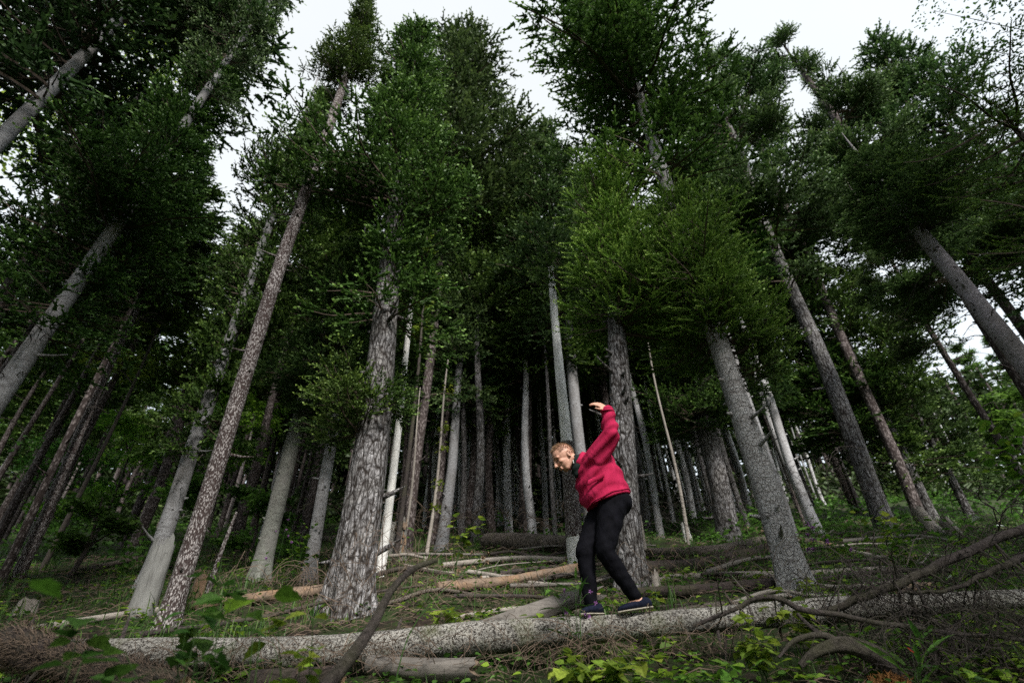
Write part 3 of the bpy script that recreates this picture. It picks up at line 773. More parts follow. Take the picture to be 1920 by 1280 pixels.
print('forest trees', count)
for k_, v_ in CR.items(): print(k_, len(v_[0].polygons))

# unseen spruces added beside and behind the camera to shade both sides of view
for i, (x, y, h, c0) in enumerate([(-5.9, -3.6, 17, 3.4), (-9.5, .5, 18, 2.2), (-9.0, -5.5, 18, 3), (-13, -1.5, 18, 2.5), (-16, 2, 18, 2.5), (16.5, 0, 18, 2.5), (-1.7, -5, 23, 3), (-7.5, -10, 18, 3), (8, -11, 18, 3), (-12.5, 3.0, 17, 2.5), (8.4, -2.4, 22, 3), (9.2, -5.8, 23, 3), (13.5, .8, 17, 2.5), (13, -5, 18, 3), (12.8, 3.6, 14, 2)]):
    root = tag(empty('spruce_tree', (x, y, gzf(x, y)), i * 1.1), 'unseen spruce added for shade %s the place of the camera' % ('left of' if x < 0 else 'right of'), 'tree', 'unseen spruces added for shade %s the camera' % ('left of' if x < 0 else 'right of'))
    put('trunk', far_trunk(i % 4, 'dark'), root, scale=(1.1, 1.1, h / 18)); me, H0, R0 = crown_of('farther', i % 3); put('crown', me, root, (0, 0, c0), i * 1.3, (1.45, 1.45, (h - c0) / H0))

# low spruce boughs on the trunks: parts of the tree they grow from
def find_tree(nm):
    i = [t[0] for t in TREES].index(nm)
    return bpy.data.objects['spruce_tree' if i == 0 else 'spruce_tree.%03d' % i]
def bough_cluster(name, parent, P, rad, n, seed, kind='hero', sprig=.13, mat='needle_hi', azs=(0, 6.28), H=None, up=(-.3, .35)):
    rg = np.random.default_rng(seed); acc, wood = [], []; H = H or rad
    for i in range(n):
        az = rg.uniform(*azs); L = rad * rg.uniform(.55, 1.1)
        bough(rg, np.array([0, 0, rg.uniform(-.5, .5) * H]), az, L, rg.uniform(*up), .12, .3, sprig * .9, sprig, sprig * .75, acc, wood, .55, .3)
    O = np.concatenate([a[0] for a in acc]); D = np.concatenate([a[1] for a in acc]); S = np.concatenate([a[2] for a in acc]); T = np.concatenate([a[3] for a in acc])
    mb = MB(); place_templates(mb, SPRIG[kind], O, D, S, T, rg.uniform(0, 6.28, len(O)))
    for W, r in wood: tube(mb, W, np.linspace(r, r * .3, len(W)), 3, 1, caps=False)
    o = mb.build(name, [M[mat], M['twigwood']], parent)
    o.location = Vector(P) - (parent.location if parent else Vector((0, 0, 0)))
    return o
big_tree, birch_tree = find_tree('big'), find_tree('birch')
p = PT['low_tuft']; bough_cluster('low_bough', big_tree, (-2.19, 6.62, 3.55), .82, 20, 3, mat='needle', azs=(2.6, 5.4), H=.75, kind='near', sprig=.13)
p = PT['low_tuft2']; bough_cluster('low_bough', big_tree, (-2.05, 6.6, 3.75), .55, 9, 4, mat='needle', azs=(4.2, 7.2), H=.5, kind='near', sprig=.13)
p = PT['tuft_r']; bough_cluster('low_bough', birch_tree, (3.5, 6.9, 4.35), .95, 12, 5, azs=(-.5, 1.0), H=.6, mat='needle', kind='near', sprig=.14)
p = PT['tuft_t18']; bough_cluster('low_bough', find_tree('t18'), (5.4, 14.0, 7.2), 1.5, 26, 6, mat='needle', H=1.2, kind='near', sprig=.2)

# ------------------------------------------------------------------ broadleaved trees and shrubs
def leaf_tmpl(w=.5, fold=.12, serr=False):
    """a pointed oval leaf of length 1 along +X, face up, folded along its midrib"""
    if not serr:
        V = [[0, 0, 0], [.28, w * .42, fold * .6], [.62, w * .4, fold * .5], [1, 0, -.08], [.62, -w * .4, fold * .5], [.28, -w * .42, fold * .6], [.45, 0, -.02]]
        F = [[0, 6, 1], [1, 6, 2], [2, 6, 3], [3, 6, 4], [4, 6, 5], [5, 6, 0]]
    else:
        n = 9; V = [[0, 0, 0]]; F = []
        up, dn, md = [], [], []
        for i in range(1, n):
            t = i / n; hw = w * .55 * math.sin(math.pi * min(1, t * 1.02) ** .75) * (1 + (.13 if i % 2 else -.08))
            V += [[t + (.03 if i % 2 else -.01), hw, fold * hw * 1.6 - .12 * t * t], [t, 0, -.12 * t * t], [t + (.03 if i % 2 else -.01), -hw, fold * hw * 1.6 - .12 * t * t]]
        V.append([1.05, 0, -.15]); e = len(V) - 1
        F += [[0, 2, 1], [0, 3, 2]]
        for i in range(n - 2):
            a = 1 + 3 * i
            F += [[a, a + 1, a + 4], [a, a + 4, a + 3], [a + 1, a + 2, a + 5], [a + 1, a + 5, a + 4]]
        a = 1 + 3 * (n - 2); F += [[a, a + 1, e], [a + 1, a + 2, e]]
    V = np.array(V, float); return V, np.array(F), np.clip(.25 + .0 * V[:, 0], 0, 1)
LEAF = [leaf_tmpl(.62), leaf_tmpl(.5, .2), leaf_tmpl(.72, .05)]
LEAFN = [leaf_tmpl(.75, .14, True), leaf_tmpl(.66, .22, True)]
LANCE = [leaf_tmpl(.2, .3), leaf_tmpl(.26, .2)]

def leaf_cloud(mb, C, n, size, rad, seed, temps=LEAF, flat=.55, mat=0, tone=(0, .8)):
    rg = np.random.default_rng(seed)
    O = nrm(rg.normal(size=(n, 3))) * (rg.uniform(0, 1, n) ** .45)[:, None] * np.asarray(rad) + C
    a = rg.uniform(0, 6.28, n); D = np.stack([np.cos(a), np.sin(a), rg.normal(-.25, flat * .6, n)], 1)
    place_templates(mb, temps, O, D, size * rg.uniform(.6, 1.25, n), rg.uniform(*tone, n), rg.normal(0, flat, n), mat)

def broadleaf(name, label, P, R, n, leaf, mat, seed, stems=5, group=None, cat='tree', trunk_r=.07, H=None):
    """a small broadleaved tree: trunk, limbs, and a crown of separate leaf clusters"""
    X, Y, Z = P; zb = gzf(X, Y); root = tag(empty(name, (X, Y, zb)), label, cat, group); h = Z - zb; rg = np.random.default_rng(seed)
    mb = MB(); tips = []
    T = smooth_pts([[0, 0, -.2], [.1, .05, h * .5], [0, 0, h + R * .5]], 12); tube(mb, T, np.linspace(trunk_r, trunk_r * .25, 12), 8)
    for k in range(stems):
        a = rg.uniform(0, 6.28); i = rg.integers(4, 11); e = np.array([math.cos(a), math.sin(a), rg.uniform(.0, .7)]) * R * rg.uniform(.6, 1)
        b = smooth_pts([T[i], T[i] + e * .5 + [0, 0, .1 * R], T[i] + e], 6); tube(mb, b, np.linspace(trunk_r * .4, .008, 6), 5); tips += [b[-1], b[-2], b[3]]
    mb.build('trunk', M['limb'], root, smooth=True)
    mb = MB()
    for k, t in enumerate(tips + [T[-1], T[-3]]):
        leaf_cloud(mb, t, n // (len(tips) + 2), leaf, R * rg.uniform(.3, .5) * np.array([1.2, 1.2, .55]), seed * 13 + k)
    mb.build('crown', [M[mat], M['limb']], root)
    return root
BL = 'small broadleaved trees on the dim left slope'
for i, (k, n, lf, mt, lab) in enumerate([
    ('gl1', 2200, .16, 'leaf', 'bright green broadleaved tree glowing in the gap left of the speckled trunk'),
    ('gl2', 1800, .15, 'leafdark', 'broadleaved tree with dim foliage between the left trunks and the speckled one'),
    ('gl3', 1500, .12, 'leafdark', 'leafy bush low on the dark slope at the left'),
    ('gl4', 2200, .16, 'leaf', 'broadleaved tree right of the speckled trunk halfway up its height'),
    ('gl5', 2000, .16, 'leafdark', 'broadleaved tree in the shade at the far left, lower down'),
    ('gl6', 1500, .12, 'leafdark', 'green bush behind the foot of the lichen grey spruce'),
    ('yel_tree', 4200, .20, 'leafyel', 'tall yellow green broadleaved tree showing against the sky at the upper left'),
    ('yel2', 1500, .15, 'leafyel', 'bright yellow green leaves hanging in the sky gap beside the speckled trunk'),
    ('vyel', 500, .14, 'leafyel', 'small bright yellow green crown in the gap above the thickest trunk'),
    ('gr2', 1500, .16, 'leafdark', 'pale green treetop below the white gap at the right edge')]):
    P = PT[k]; broadleaf('broadleaf_tree', lab, P[:3], P[3], n, lf, mt, 50 + i, group=BL if k[:2] == 'gl' else None, trunk_r=.06 if P[3] < 1.6 else .1)
P = PT['gr1']
broadleaf('broadleaf_tree', 'pale green tree far behind the scarred trunk in the bright gap', (P[0] - 1.5, P[1], P[2] - 2), P[3], 1800, .17, 'leafdark', 77)
# the leafy limb that reaches in over the upper right corner
X, Y, Z = PT['top_right'][:3]
root = tag(empty('broadleaf_tree', (X + 6, Y, gzf(X + 6, Y))), 'small leaved twigs hanging into the upper right corner against the sky', 'tree')
mb = MB(); h = Z - gzf(X + 6, Y)
T = smooth_pts([[0, 0, -.2], [.1, 0, h * .6], [.0, 0, h + 1]], 14); tube(mb, T, np.linspace(.14, .04, 14), 10); mb.build('trunk', M['limb'], root, smooth=True)
mb = MB(); lv = MB(); rg = np.random.default_rng(4)
for k in range(9):
    e = np.array([-6.2 + rg.uniform(-.9, .9), rg.uniform(-1.3, 1.3), h + rg.uniform(-1.3, 1.2)])
    b = smooth_pts([[0, 0, h * .8], [-2.2, e[1] * .3 + .2, h * .93], [-4, e[1] * .9, h * .94 + rg.uniform(-.3, .6)], e], 12); tube(mb, b, np.linspace(.03, .004, 12), 5)
    for q in range(4, 12): leaf_cloud(lv, b[q], 90, .075, np.array([.5, .5, .32]), k * 20 + q, tone=(0, .3))
mb.build('limb', M['limb'], root); lv.build('crown', [M['leafdark']], root)
# the spruce whose boughs come in at the right edge
X, Y, Z, r = PT['edge_spruce']; zb = gzf(X, Y)
root = tag(empty('spruce_tree', (X, Y, zb)), 'spruce just outside the right edge, its olive green boughs reaching into the picture', 'tree')
put('trunk', trunk_mesh(6.6, .16, .13, 4, 0, 2., 14, 40, .4, M['dark']), root)
o = bough_cluster('crown', root, (X, Y, Z), 1.25, 46, 9, mat='needle_hi', H=3.2, up=(-.1, .5)); root['label'] = 'spruce just outside the right edge with olive boughs reaching into the picture'

# ------------------------------------------------------------------ dead standing wood and stumps
def stump(name, label, key, mat, topmat=None, lean=(0, 0), jag=.12, cat='stump', flare=.35, sides=22):
    x, y, z, h, r = STUBS[key]; z = gzf(x, y)
    if key == 'snag': h *= .82; r *= .85
    root = tag(empty(name, (x, y, z)), label, cat)
    mb = MB(); zz = np.concatenate([[-.25], np.linspace(0, h, 18)])
    P = np.stack([lean[0] * zz, lean[1] * zz, zz], 1); s = h * 7 + r
    fl = lambda i, th: 1 + flare * np.exp(-np.maximum(zz[i.ravel()][:, None], 0) / .15) * (.6 + .4 * np.sin(4 * th + s))
    tube(mb, P, r * np.linspace(1.05, .92, len(P)), sides, 0, lump=.07, lf=6, seed=s, flare=fl, caps=False, jag=jag)
    mb.build('stump_wood' if cat == 'stump' else 'stem', M[mat], root, smooth=True)
    # the broken top: splinters and heart wood
    mb = MB(); rg = random.Random(int(s * 10)); c = np.array([lean[0] * h, lean[1] * h, h])
    tube(mb, [c - [0, 0, .06], c - [0, 0, .0]], [r * .86, r * .8], 14, 0, lump=.1)
    for k in range(14):
        a = rg.uniform(0, 6.28); q = r * rg.uniform(.3, .85); b = c + [math.cos(a) * q, math.sin(a) * q, -.04]; l = jag * rg.uniform(.3, 1.3) + .03
        tube(mb, [b, b + [rg.uniform(-.01, .01), rg.uniform(-.01, .01), l]], [r * .13, .002], 4)
    mb.build('broken_top', M[topmat or 'cut'], root)
    return root
stump('bare_snag', 'broken off pale barkless stub leaning against the speckled trunk', 'snag', 'grey_wood', 'grey_wood', (.01, 0), .14, 'snag', .1)
st = stump('tree_stump', 'broken stump with an orange rotten face right of the thickest trunk', 'stump', 'log', 'cut', (0, 0), .12)
x, y, z, h, r = STUBS['stump']; mb = MB(); rg = random.Random(3)
for k in range(26):
    a = rg.uniform(-1.5, -.15); zz = rg.uniform(.1, h * .95); b = np.array([math.cos(a) * r * 1.0, math.sin(a) * r * 1.0, zz])
    tube(mb, [b, b + [0, 0, rg.uniform(.06, .2)]], [rg.uniform(.015, .035), .006], 4)
mb.build('rotten_face', M['rot'], st)
stump('wood_post', 'short pale post like stump just right of the man', 'post', 'pole', 'cut', (0, 0), .02, 'stump', .05)
stump('tree_stump', 'low pale stump at the left foot of the broad grey spruce', 'stump_pale', 'white_wood', 'cut', (0, 0), .08)
stump('tree_stump', 'small broken stump with rusty splinters right of the speckled trunk', 'stump370', 'rot', 'cut', (0, 0), .1)
stump('tree_stump', 'slanting pale grey stump in the leafy bushes at the right', 'stumpR', 'pole', 'grey_wood', (-.25, 0), .06)
stump('tree_stump', 'lower grey stump at the right, farther from the scarred trunk', 'stumpR2', 'pole', 'grey_wood', (-.35, 0), .06)
stump('tree_stump', 'weathered grey stump in the dark grass at the far left', 'stumpL', 'pole', 'grey_wood', (0, 0), .03)
stump('tree_stump', 'pale splinter of stump behind the raised heel', 'stub2', 'pole', 'pole', (0, 0), .06)
# bleached pole beside the thickest trunk
def dead_pole(label, key, mats, lean, split=None, seed=1):
    x, y, z, h, r = STUBS[key]; h *= .97 if key == 'two' else 1; z = gzf(x, y); root = tag(empty('dead_tree', (x, y, z)), label, 'dead tree')
    cuts = split or [(0, 1, mats)]
    for a, b, m, k in cuts:
        mb = MB(); zz = np.linspace(a * h - (.3 if a == 0 else 0), b * h, 30); P = np.stack([lean * zz + .02 * np.sin(zz * .8), 0 * zz, zz], 1)
        tube(mb, P, k * r * (1 - .38 * zz / h), 16, 0, lump=.05, lf=4, seed=seed, jag=.18 if b == 1 else 0, caps=True)
        mb.build('bark' if m in ('flaky', 'dark') else 'bare_wood', M[m], root, smooth=True)
    return root
dead_pole('bleached bare pole standing tight behind the thickest trunk', 'pole', 'white_wood', .008, [(0, 1, 'white_wood', 1.0)])
dead_pole('two tone dead trunk behind the man, white above and below a band of bark', 'two', None, .012,
          [(0, .07, 'white_wood', 1.0), (.065, .33, 'flaky', 1.06), (.325, 1, 'white_wood', .88)])
mb = MB(); x, y, z, h, r = STUBS['thin370']
root = tag(empty('dead_tree', (x, y, gzf(x, y))), 'thin dead sapling standing by the rusty little stump', 'dead tree')
tube(mb, smooth_pts([[0, 0, -.1], [.03, 0, h * .5], [.10, 0, h * 1.2]], 12), np.linspace(.045, .02, 12), 8, lump=.1); mb.build('stem', M['flaky'], root, smooth=True)
# young pale saplings deep in the centre, one with fresh leaves
for (lab, X, Y, H, r, lean) in [('thin yellowish sapling with fresh leaves on its stem in the central dark gap', -2.0, 11.5, 5.2, .045, .06),
                                ('very thin pale stem beside the leafy sapling', -2.75, 12.6, 4.6, .04, .03),
                                ('thin dead stem left of the broad grey spruce', 4.1, 13.0, 6, .05, .02)]:
    root = tag(empty('sapling', (X, Y, gzf(X, Y))), lab, 'sapling'); mb = MB()
    z = np.linspace(-.1, H, 16); tube(mb, np.stack([lean * z + .05 * np.sin(z), 0 * z, z], 1), np.linspace(r, r * .4, 16), 7, lump=.1); mb.build('stem', M['pole'], root, smooth=True)
    if 'leafy' not in lab and 'leaves' in lab:
        lv = MB(); [leaf_cloud(lv, np.array([lean * q + .08, 0, q]), 26, .1, .16, int(q * 9)) for q in (1.2, 1.7, 2.6, 3.1, 4.2)]; lv.build('foliage', M['leafyel'], root)

# ------------------------------------------------------------------ logs and fallen limbs
def log(name, label, key, mat, cat='log', sides=18, n=None, lump=.06, stubs=0, capm='cut', group=None, jag=.03, seed=0, stub_len=.12, lift=0.):
    A = np.array(LOGS[key]); L = np.linalg.norm(np.diff(A[:, :3], axis=0), axis=1).sum(); n = n or int(max(14, L * 14))
    S = smooth_pts(A, n)
    if key in ('main_log', 'dark_log', 'low_chunk', 'low_left', 'front_branch'): S[:, 3] *= .88
    if cat == 'branch': S[:, 3] *= (1 if key == 'front_branch' else .72); S[:, :3] += (.0 if key == 'front_branch' else .004) * np.stack([np.sin(np.arange(n) * .9 + seed), np.cos(np.arange(n) * 1.3), np.sin(np.arange(n) * .61 + 1) * 1.2], 1)
    o0 = S[0, :3].copy(); P = S[:, :3] - o0; P[:, 2] += lift
    root = tag(empty(name, o0), label, cat, group); mb = MB()
    tube(mb, P, S[:, 3], sides, 0, lump=lump, lf=5, seed=seed + len(key), cap_mat=1, jag=jag)
    mb.build('stem' if cat == 'branch' else 'log_wood', [M[mat], M[capm]], root, smooth=True)
    rg = random.Random(len(key) * 7 + seed)
    for k in range(stubs):
        i = rg.randint(1, n - 2); a = rg.uniform(-2.6, -.4) if rg.random() < .4 else rg.uniform(0, 6.28); d = np.array([rg.uniform(-.3, .3), math.cos(a), math.sin(a)]); r = S[i, 3]; l = stub_len * rg.uniform(.4, 1.5)
        mb = MB(); tube(mb, [P[i] + d * r * .7, P[i] + d * (r + l * .6), P[i] + d * (r + l) + [0, 0, -.1 * l]], [r * .14 + .004, r * .09 + .003, .003], 6); mb.build('branch_stub', M['limb'], root)
    return root
log('fallen_log', 'long pale speckled spruce log lying across the foreground that the man walks on', 'main_log', 'log', sides=48, n=220, lump=.05, stubs=26, stub_len=.16)
log('fallen_log', 'dark bristly bark log sloping down in the lower left corner', 'dark_log', 'rough', sides=40, n=80, lump=.10, stubs=12, stub_len=.07)
dk = bpy.data.objects['fallen_log.001']; S = smooth_pts(np.array(LOGS['dark_log']), 200); mb = MB(); rg = np.random.default_rng(5)
for k in range(5200):                                     # loose bristly flakes of bark
    i = rg.integers(0, 198); a = rg.uniform(0, 6.28); t = nrm(S[i + 1, :3] - S[i, :3]); s1 = nrm(np.cross(t, [0, 0, 1.])); s2 = np.cross(s1, t); o_ = s1 * math.cos(a) + s2 * math.sin(a); b = S[i, :3] - S[0, :3] + o_ * S[i, 3] * .98
    d = t * rg.uniform(.3, 1) * rg.choice([-1, 1]) + o_ * rg.uniform(.1, .5) + s2 * rg.uniform(-.6, .6); d = nrm(d) * rg.uniform(.02, .065); w = nrm(np.cross(d, o_)) * rg.uniform(.0015, .004); mb.add([b - w, b + w, b + d], [[0, 1, 2]])
mb.build('bark_flakes', M['twig'], dk)
log('fallen_log', 'thick cut log lying on the slope left behind the man', 'thick_log', 'log2', sides=26, n=50, stubs=3)
log('rotten_log', 'crumbling orange brown log between the thickest trunk and the man', 'rot_log', 'rot', lump=.22, jag=.1)
log('fallen_pole', 'dark thin pole lying just above the orange brown log', 'rot_log_top', 'limb', stubs=5)
log('dead_slab', 'weathered grey slab of split trunk propped behind the long log', 'slab', 'slab', lump=.2, jag=.12, sides=26)
PG = 'fallen logs piled right of the man'
log('fallen_log', 'highest brown log of the pile between the post and the scarred trunk', 'pile_a', 'log2', group=PG, stubs=5)
log('fallen_log', 'thick dark mossy log in the middle of the pile right of the man', 'pile_b', 'rough', group=PG, lump=.12, stubs=6)
log('fallen_pole', 'pale grey pole running behind the scarred trunk to the right', 'pile_c', 'pole', group=PG, stubs=5)
log('fallen_log', 'lowest dark log of the pile, behind the raised heel', 'pile_d', 'rough', group=PG, lump=.1, stubs=5)
log('fallen_pole', 'pale bare pole slanting down to the right from the scarred trunk', 'pile_e', 'pole', group=PG, stubs=5)
log('rotten_log', 'long brown splintered log behind the bare slanting pole', 'pile_f', 'rot', group=PG, lump=.18, jag=.1)
log('log_chunk', 'short broken log chunk under the long log', 'low_chunk', 'slab', lump=.14, capm='rot', jag=.05)
log('fallen_log', 'half hidden dark log below the long one, left of the near bare stick', 'low_left', 'rough')
log('fallen_pole', 'thin straight pole in the grass behind the bristly bark log', 'left_pole', 'pole')
log('rotten_log', 'crumbling rusty log between the speckled trunk and the thickest trunk', 'left_rot', 'rot', lump=.22, jag=.08)
log('fallen_pole', 'distant pole on the slope left of the thickest trunk', 'far_l1', 'log2', sides=8)
log('fallen_log', 'distant dark log climbing the slope at the left', 'far_l2', 'log2', sides=8)
log('fallen_pole', 'grey pole below the thick cut log', 'mid_log', 'pole', stubs=8, stub_len=.3)
log('bare_branch', 'out of focus bare stick rising from the bottom edge left of the middle', 'front_branch', 'limb', 'branch', 16, 60, .07, 2, stub_len=.02, jag=0, capm='limb')
for k, lab in (('right_limb', 'long dead limb arching over the log and down to the right'), ('right_limb2', 'thick dark dead limb rising to the right edge'),
               ('right_limb3', 'dark dead limb curving up to the edge below the thick one'), ('right_limb4', 'grey dead limb sinking into the tangle in the lower right corner')):
    log('dead_limb', lab, k, 'limb', 'branch', 12, 60, .12, 16, stub_len=.22, jag=0, capm='limb')
rt = log('dead_root', 'twisted root lying in the lower right undergrowth', 'root', 'limb', 'root', 18, 50, .22, 0, jag=.02, capm='limb')
for k in ('root_arm', 'root_arm2'):
    A = smooth_pts(np.array(LOGS[k]), 24); mb = MB(); tube(mb, A[:, :3] - np.array(rt.location), A[:, 3], 10, lump=.2, lf=14); mb.build('root_arm', M['limb'], rt, smooth=True)
mb = MB(); x, y, z = LOGS['root'][3][:3]; rg = np.random.default_rng(2)
for k in range(900):
    a, q = rg.uniform(0, 6.28), rg.uniform(0, 1) ** .5; b = np.array([x - .05 + .17 * q * math.cos(a), y - .12 + .1 * q * math.sin(a), z - .22 + .1 * (1 - q * q)])
    d = rg.normal(size=3) * .012; tube(mb, [b, b + d, b + d * 2 + rg.normal(size=3) * .006], [.004, .003, .001], 3)
moss = tag(mb.build('rust_moss', flat_mat('rusty_moss', (.16, .075, .025), .95, var=.5)), kind='stuff')
moss['label'] = 'rust brown moss heap under the twisted root'

# poles and sticks strewn over the slope behind the long log
rg = np.random.default_rng(31)
for i in range(44):
    x = rg.uniform(-3.2, 8); y = rg.uniform(6.2, 13.5); a = rg.normal(.0, .5); L = rg.uniform(.9, 3.2); r = rg.uniform(.012, .035) * (.7 + y * .05); d = np.array([math.cos(a), math.sin(a), 0]) * L / 2
    if min((x - t[1]) ** 2 + (y - t[2]) ** 2 for t in TREES) < .3: continue
    P = np.array([d * q for q in (-1, -.3, .3, 1)]); P[:, 2] = gz(x + P[:, 0], y + P[:, 1]) - gzf(x, y) + r + rg.uniform(.0, .16, 4); P = smooth_pts(P, 14)
    root = tag(empty('fallen_pole', (x, y, gzf(x, y))), 'thin grey pole strewn on the slope behind the long log', 'log', 'thin poles strewn on the slope'); mb = MB(); tube(mb, P, np.linspace(r, r * .6, 14), 8, lump=.1, seed=i, jag=.02)
    for q in range(4): k = rg.integers(2, 13); e = rg.normal(0, 1, 3) * .12 + [0, 0, .1]; tube(mb, [P[k], P[k] + e * .6, P[k] + e], [.006, .004, .002], 4)
    mb.build('stem', M[['pole', 'log2', 'limb', 'slab'][i % 4]], root, smooth=True)

# short cut ends of wood lying about behind the long log
rg = random.Random(21)
for i, (lab, x, y, l, r, a, mt) in enumerate([
    ('small split block of pale wood behind the man foot', .95, 5.6, .35, .05, .4, 'slab'), ('short mossy billet left of the standing foot', .35, 5.9, .5, .06, -.3, 'log2'),
    ('grey stick lying below the orange brown log', -.2, 6.3, 1.1, .03, .15, 'pole'), ('broken grey branch crossing in front of the thick cut log', -.1, 8.9, 1.3, .035, .7, 'pole'),
    ('dark short log right of the standing foot', 1.9, 5.9, .8, .06, .1, 'log2'), ('light barkless stick beside the scarred trunk foot', 2.4, 6.2, .9, .03, -.4, 'pole'),
    ('brown log end among the bushes at the right', 4.6, 6.6, .7, .07, .3, 'rot'), ('pale rock like root end by the yellow herbs', 2.15, 5.4, .22, .11, .1, 'slab')]):
    z = gzf(x, y) + r * .7; d = np.array([math.cos(a), math.sin(a), .1]) * l / 2; root = empty('wood_piece', (x, y, z)); tag(root, lab, 'wood piece'); mb = MB()
    tube(mb, smooth_pts([-d, [0, 0, .02], d], 12), np.linspace(r, r * .8, 12), 12, lump=.14, seed=i, cap_mat=1, jag=.03); mb.build('billet', [M[mt], M['cut']], root, smooth=True)

# ------------------------------------------------------------------ tangles of dead twigs (nobody could count them)
def brush(label, specs, seed, mat='twig'):
    rg = np.random.default_rng(seed); mb = MB()
    for (P, size, n, L, r, lift) in specs:
        P = np.array(P[:3]); size = np.array(size)
        for k in range(n):
            b = P + rg.uniform(-1, 1, 3) * size; b[2] = max(b[2], gzf(b[0], b[1]) + .02)
            a = rg.uniform(0, 6.28); l = L * rg.uniform(.4, 1.2); h = np.array([math.cos(a), math.sin(a) * .7, 0]); u = lift * rg.uniform(.2, 1.3)
            wob = rg.normal(0, .06, 3) * l
            C = smooth_pts([b, b + h * l * .35 + [0, 0, u * l * .55] + wob, b + h * l * .75 + [0, 0, u * l * .6] - wob, b + h * l + [0, 0, u * l * .25 - .15 * l]], 9)
            rr = r * rg.uniform(.6, 1.4); tube(mb, C, np.linspace(rr, rr * .35, 9), 3, caps=False)
            for q in range(rg.integers(3, 8)):
                i = rg.integers(2, 9); e = h * rg.uniform(-.2, .5) + np.array([-h[1], h[0], 0]) * rg.choice([-1, 1]) * rg.uniform(.2, .8) + np.array([0, 0, rg.uniform(-.9, .3)])
                e = e * l * rg.uniform(.12, .38); tube(mb, [C[i], C[i] + e * .5 + [0, 0, .04 * l], C[i] + e], [rr * .5, rr * .4, rr * .2], 3, caps=False)
    o = mb.build('dead_twigs', M[mat]); tag(o, kind='stuff'); o['label'] = label; return o
g = PT
brush('tangle of arching dead spruce twigs before the thickest trunk', [(g['h1'], (.38, .25, .12), 34, .8, .0038, .9), (g['h1b'], (.6, .12, .10), 30, .45, .003, .5)], 1)
brush('wiry dead twigs left of the thickest trunk', [(g['h2'], (.5, .3, .08), 26, .6, .0035, .7), (g['h10'], (.8, .5, .1), 26, .6, .004, .6)], 2)
brush('dead twigs hanging below the long log', [(g['h3a'], (.9, .12, .06), 45, .5, .0028, .4), (g['h3b'], (.9, .12, .08), 45, .5, .0028, .4), (g['h9'], (1.3, .08, .07), 26, .45, .0028, .5)], 3)
brush('matted dead twigs in the lower left under the log', [(g['h4'], (.9, .15, .09), 90, .4, .003, .4)], 4)
brush('dense tangle of dead branches in the lower right corner', [(g['h5a'], (.55, .25, .14), 60, .6, .004, .6), (g['h5b'], (.6, .25, .22), 90, .6, .004, .6), (g['h5c'], (.5, .3, .14), 80, .6, .004, .5), (g['h5d'], (.5, .2, .1), 45, .5, .0035, .5), (g['h11'], (.4, .3, .3), 45, .7, .005, .5)], 5, 'limb')
brush('dead twigs on the slope between the logs', [(g['h6'], (1.0, .5, .08), 40, .5, .003, .5), (g['h8a'], (3, 1.5, .15), 60, 1.1, .007, .5), (g['h8b'], (3, 1.5, .15), 70, 1.1, .009, .5)], 6)
brush('dark brushwood on the slope right of the man', [(g['h7a'], (2, 1.2, .25), 60, 1.2, .0045, .6), (g['h7b'], (1.5, 1.5, .35), 60, 1.2, .0045, .6), (g['h7c'], (1, .8, .1), 30, 1.0, .004, .7)], 7, 'limb')

# litter over the whole floor
def litter():
    rg = np.random.default_rng(8); mb = MB(); n = 9000
    y = 2.5 + 13 * rg.uniform(0, 1, n) ** 1.3; x = rg.uniform(-1.25, 1.25, n) * (y + .6); z = gz(x, y) + rg.uniform(.004, .05, n)
    a = rg.uniform(0, 3.14, n); l = rg.uniform(.06, .4, n) * (.5 + y * .09); tl = rg.normal(0, .18, n)
    d = np.stack([np.cos(a), np.sin(a), .33 * np.sin(a) + tl], 1) * l[:, None] / 2; c = np.stack([x, y, z], 1); w = (.0007 + .0004 * y)[:, None] * rg.uniform(.5, 1.8, n)[:, None]
    s = nrm(np.cross(d, [0, -.6, .8])) * w; u = np.array([0, 0, 1.]) * w * 1.5
    m = c + np.stack([0 * a, 0 * a, l * .12], 1)
    V = np.stack([c - d, m - s, m + s, m + u, c + d], 1).reshape(-1, 3); i = np.arange(n)[:, None] * 5
    F = np.concatenate([i + [0, 1, 3], i + [0, 3, 2], i + [4, 3, 1], i + [4, 2, 3], i + [0, 2, 1], i + [4, 1, 2]])
    mb.add(V, F, 0); tag(mb.build('twig_litter', M['twig']), kind='stuff')
    mb = MB(); n = 7000; y = 2.5 + 10 * rg.uniform(0, 1, n) ** 1.2; x = rg.uniform(-1.25, 1.25, n) * (y + .6)
    O = np.stack([x, y, gz(x, y) + .01], 1); a = rg.uniform(0, 6.28, n); D = np.stack([np.cos(a), np.sin(a), .33 * np.sin(a) + rg.normal(.1, .3, n)], 1)
    place_templates(mb, LEAF[:1], O, D, rg.uniform(.02, .06, n), rg.uniform(0, 1, n), rg.normal(0, .5, n)); tag(mb.build('dead_leaf_litter', flat_mat('litter_leaf', (.055, .042, .028), .9, var=.6)), kind='stuff')
litter()

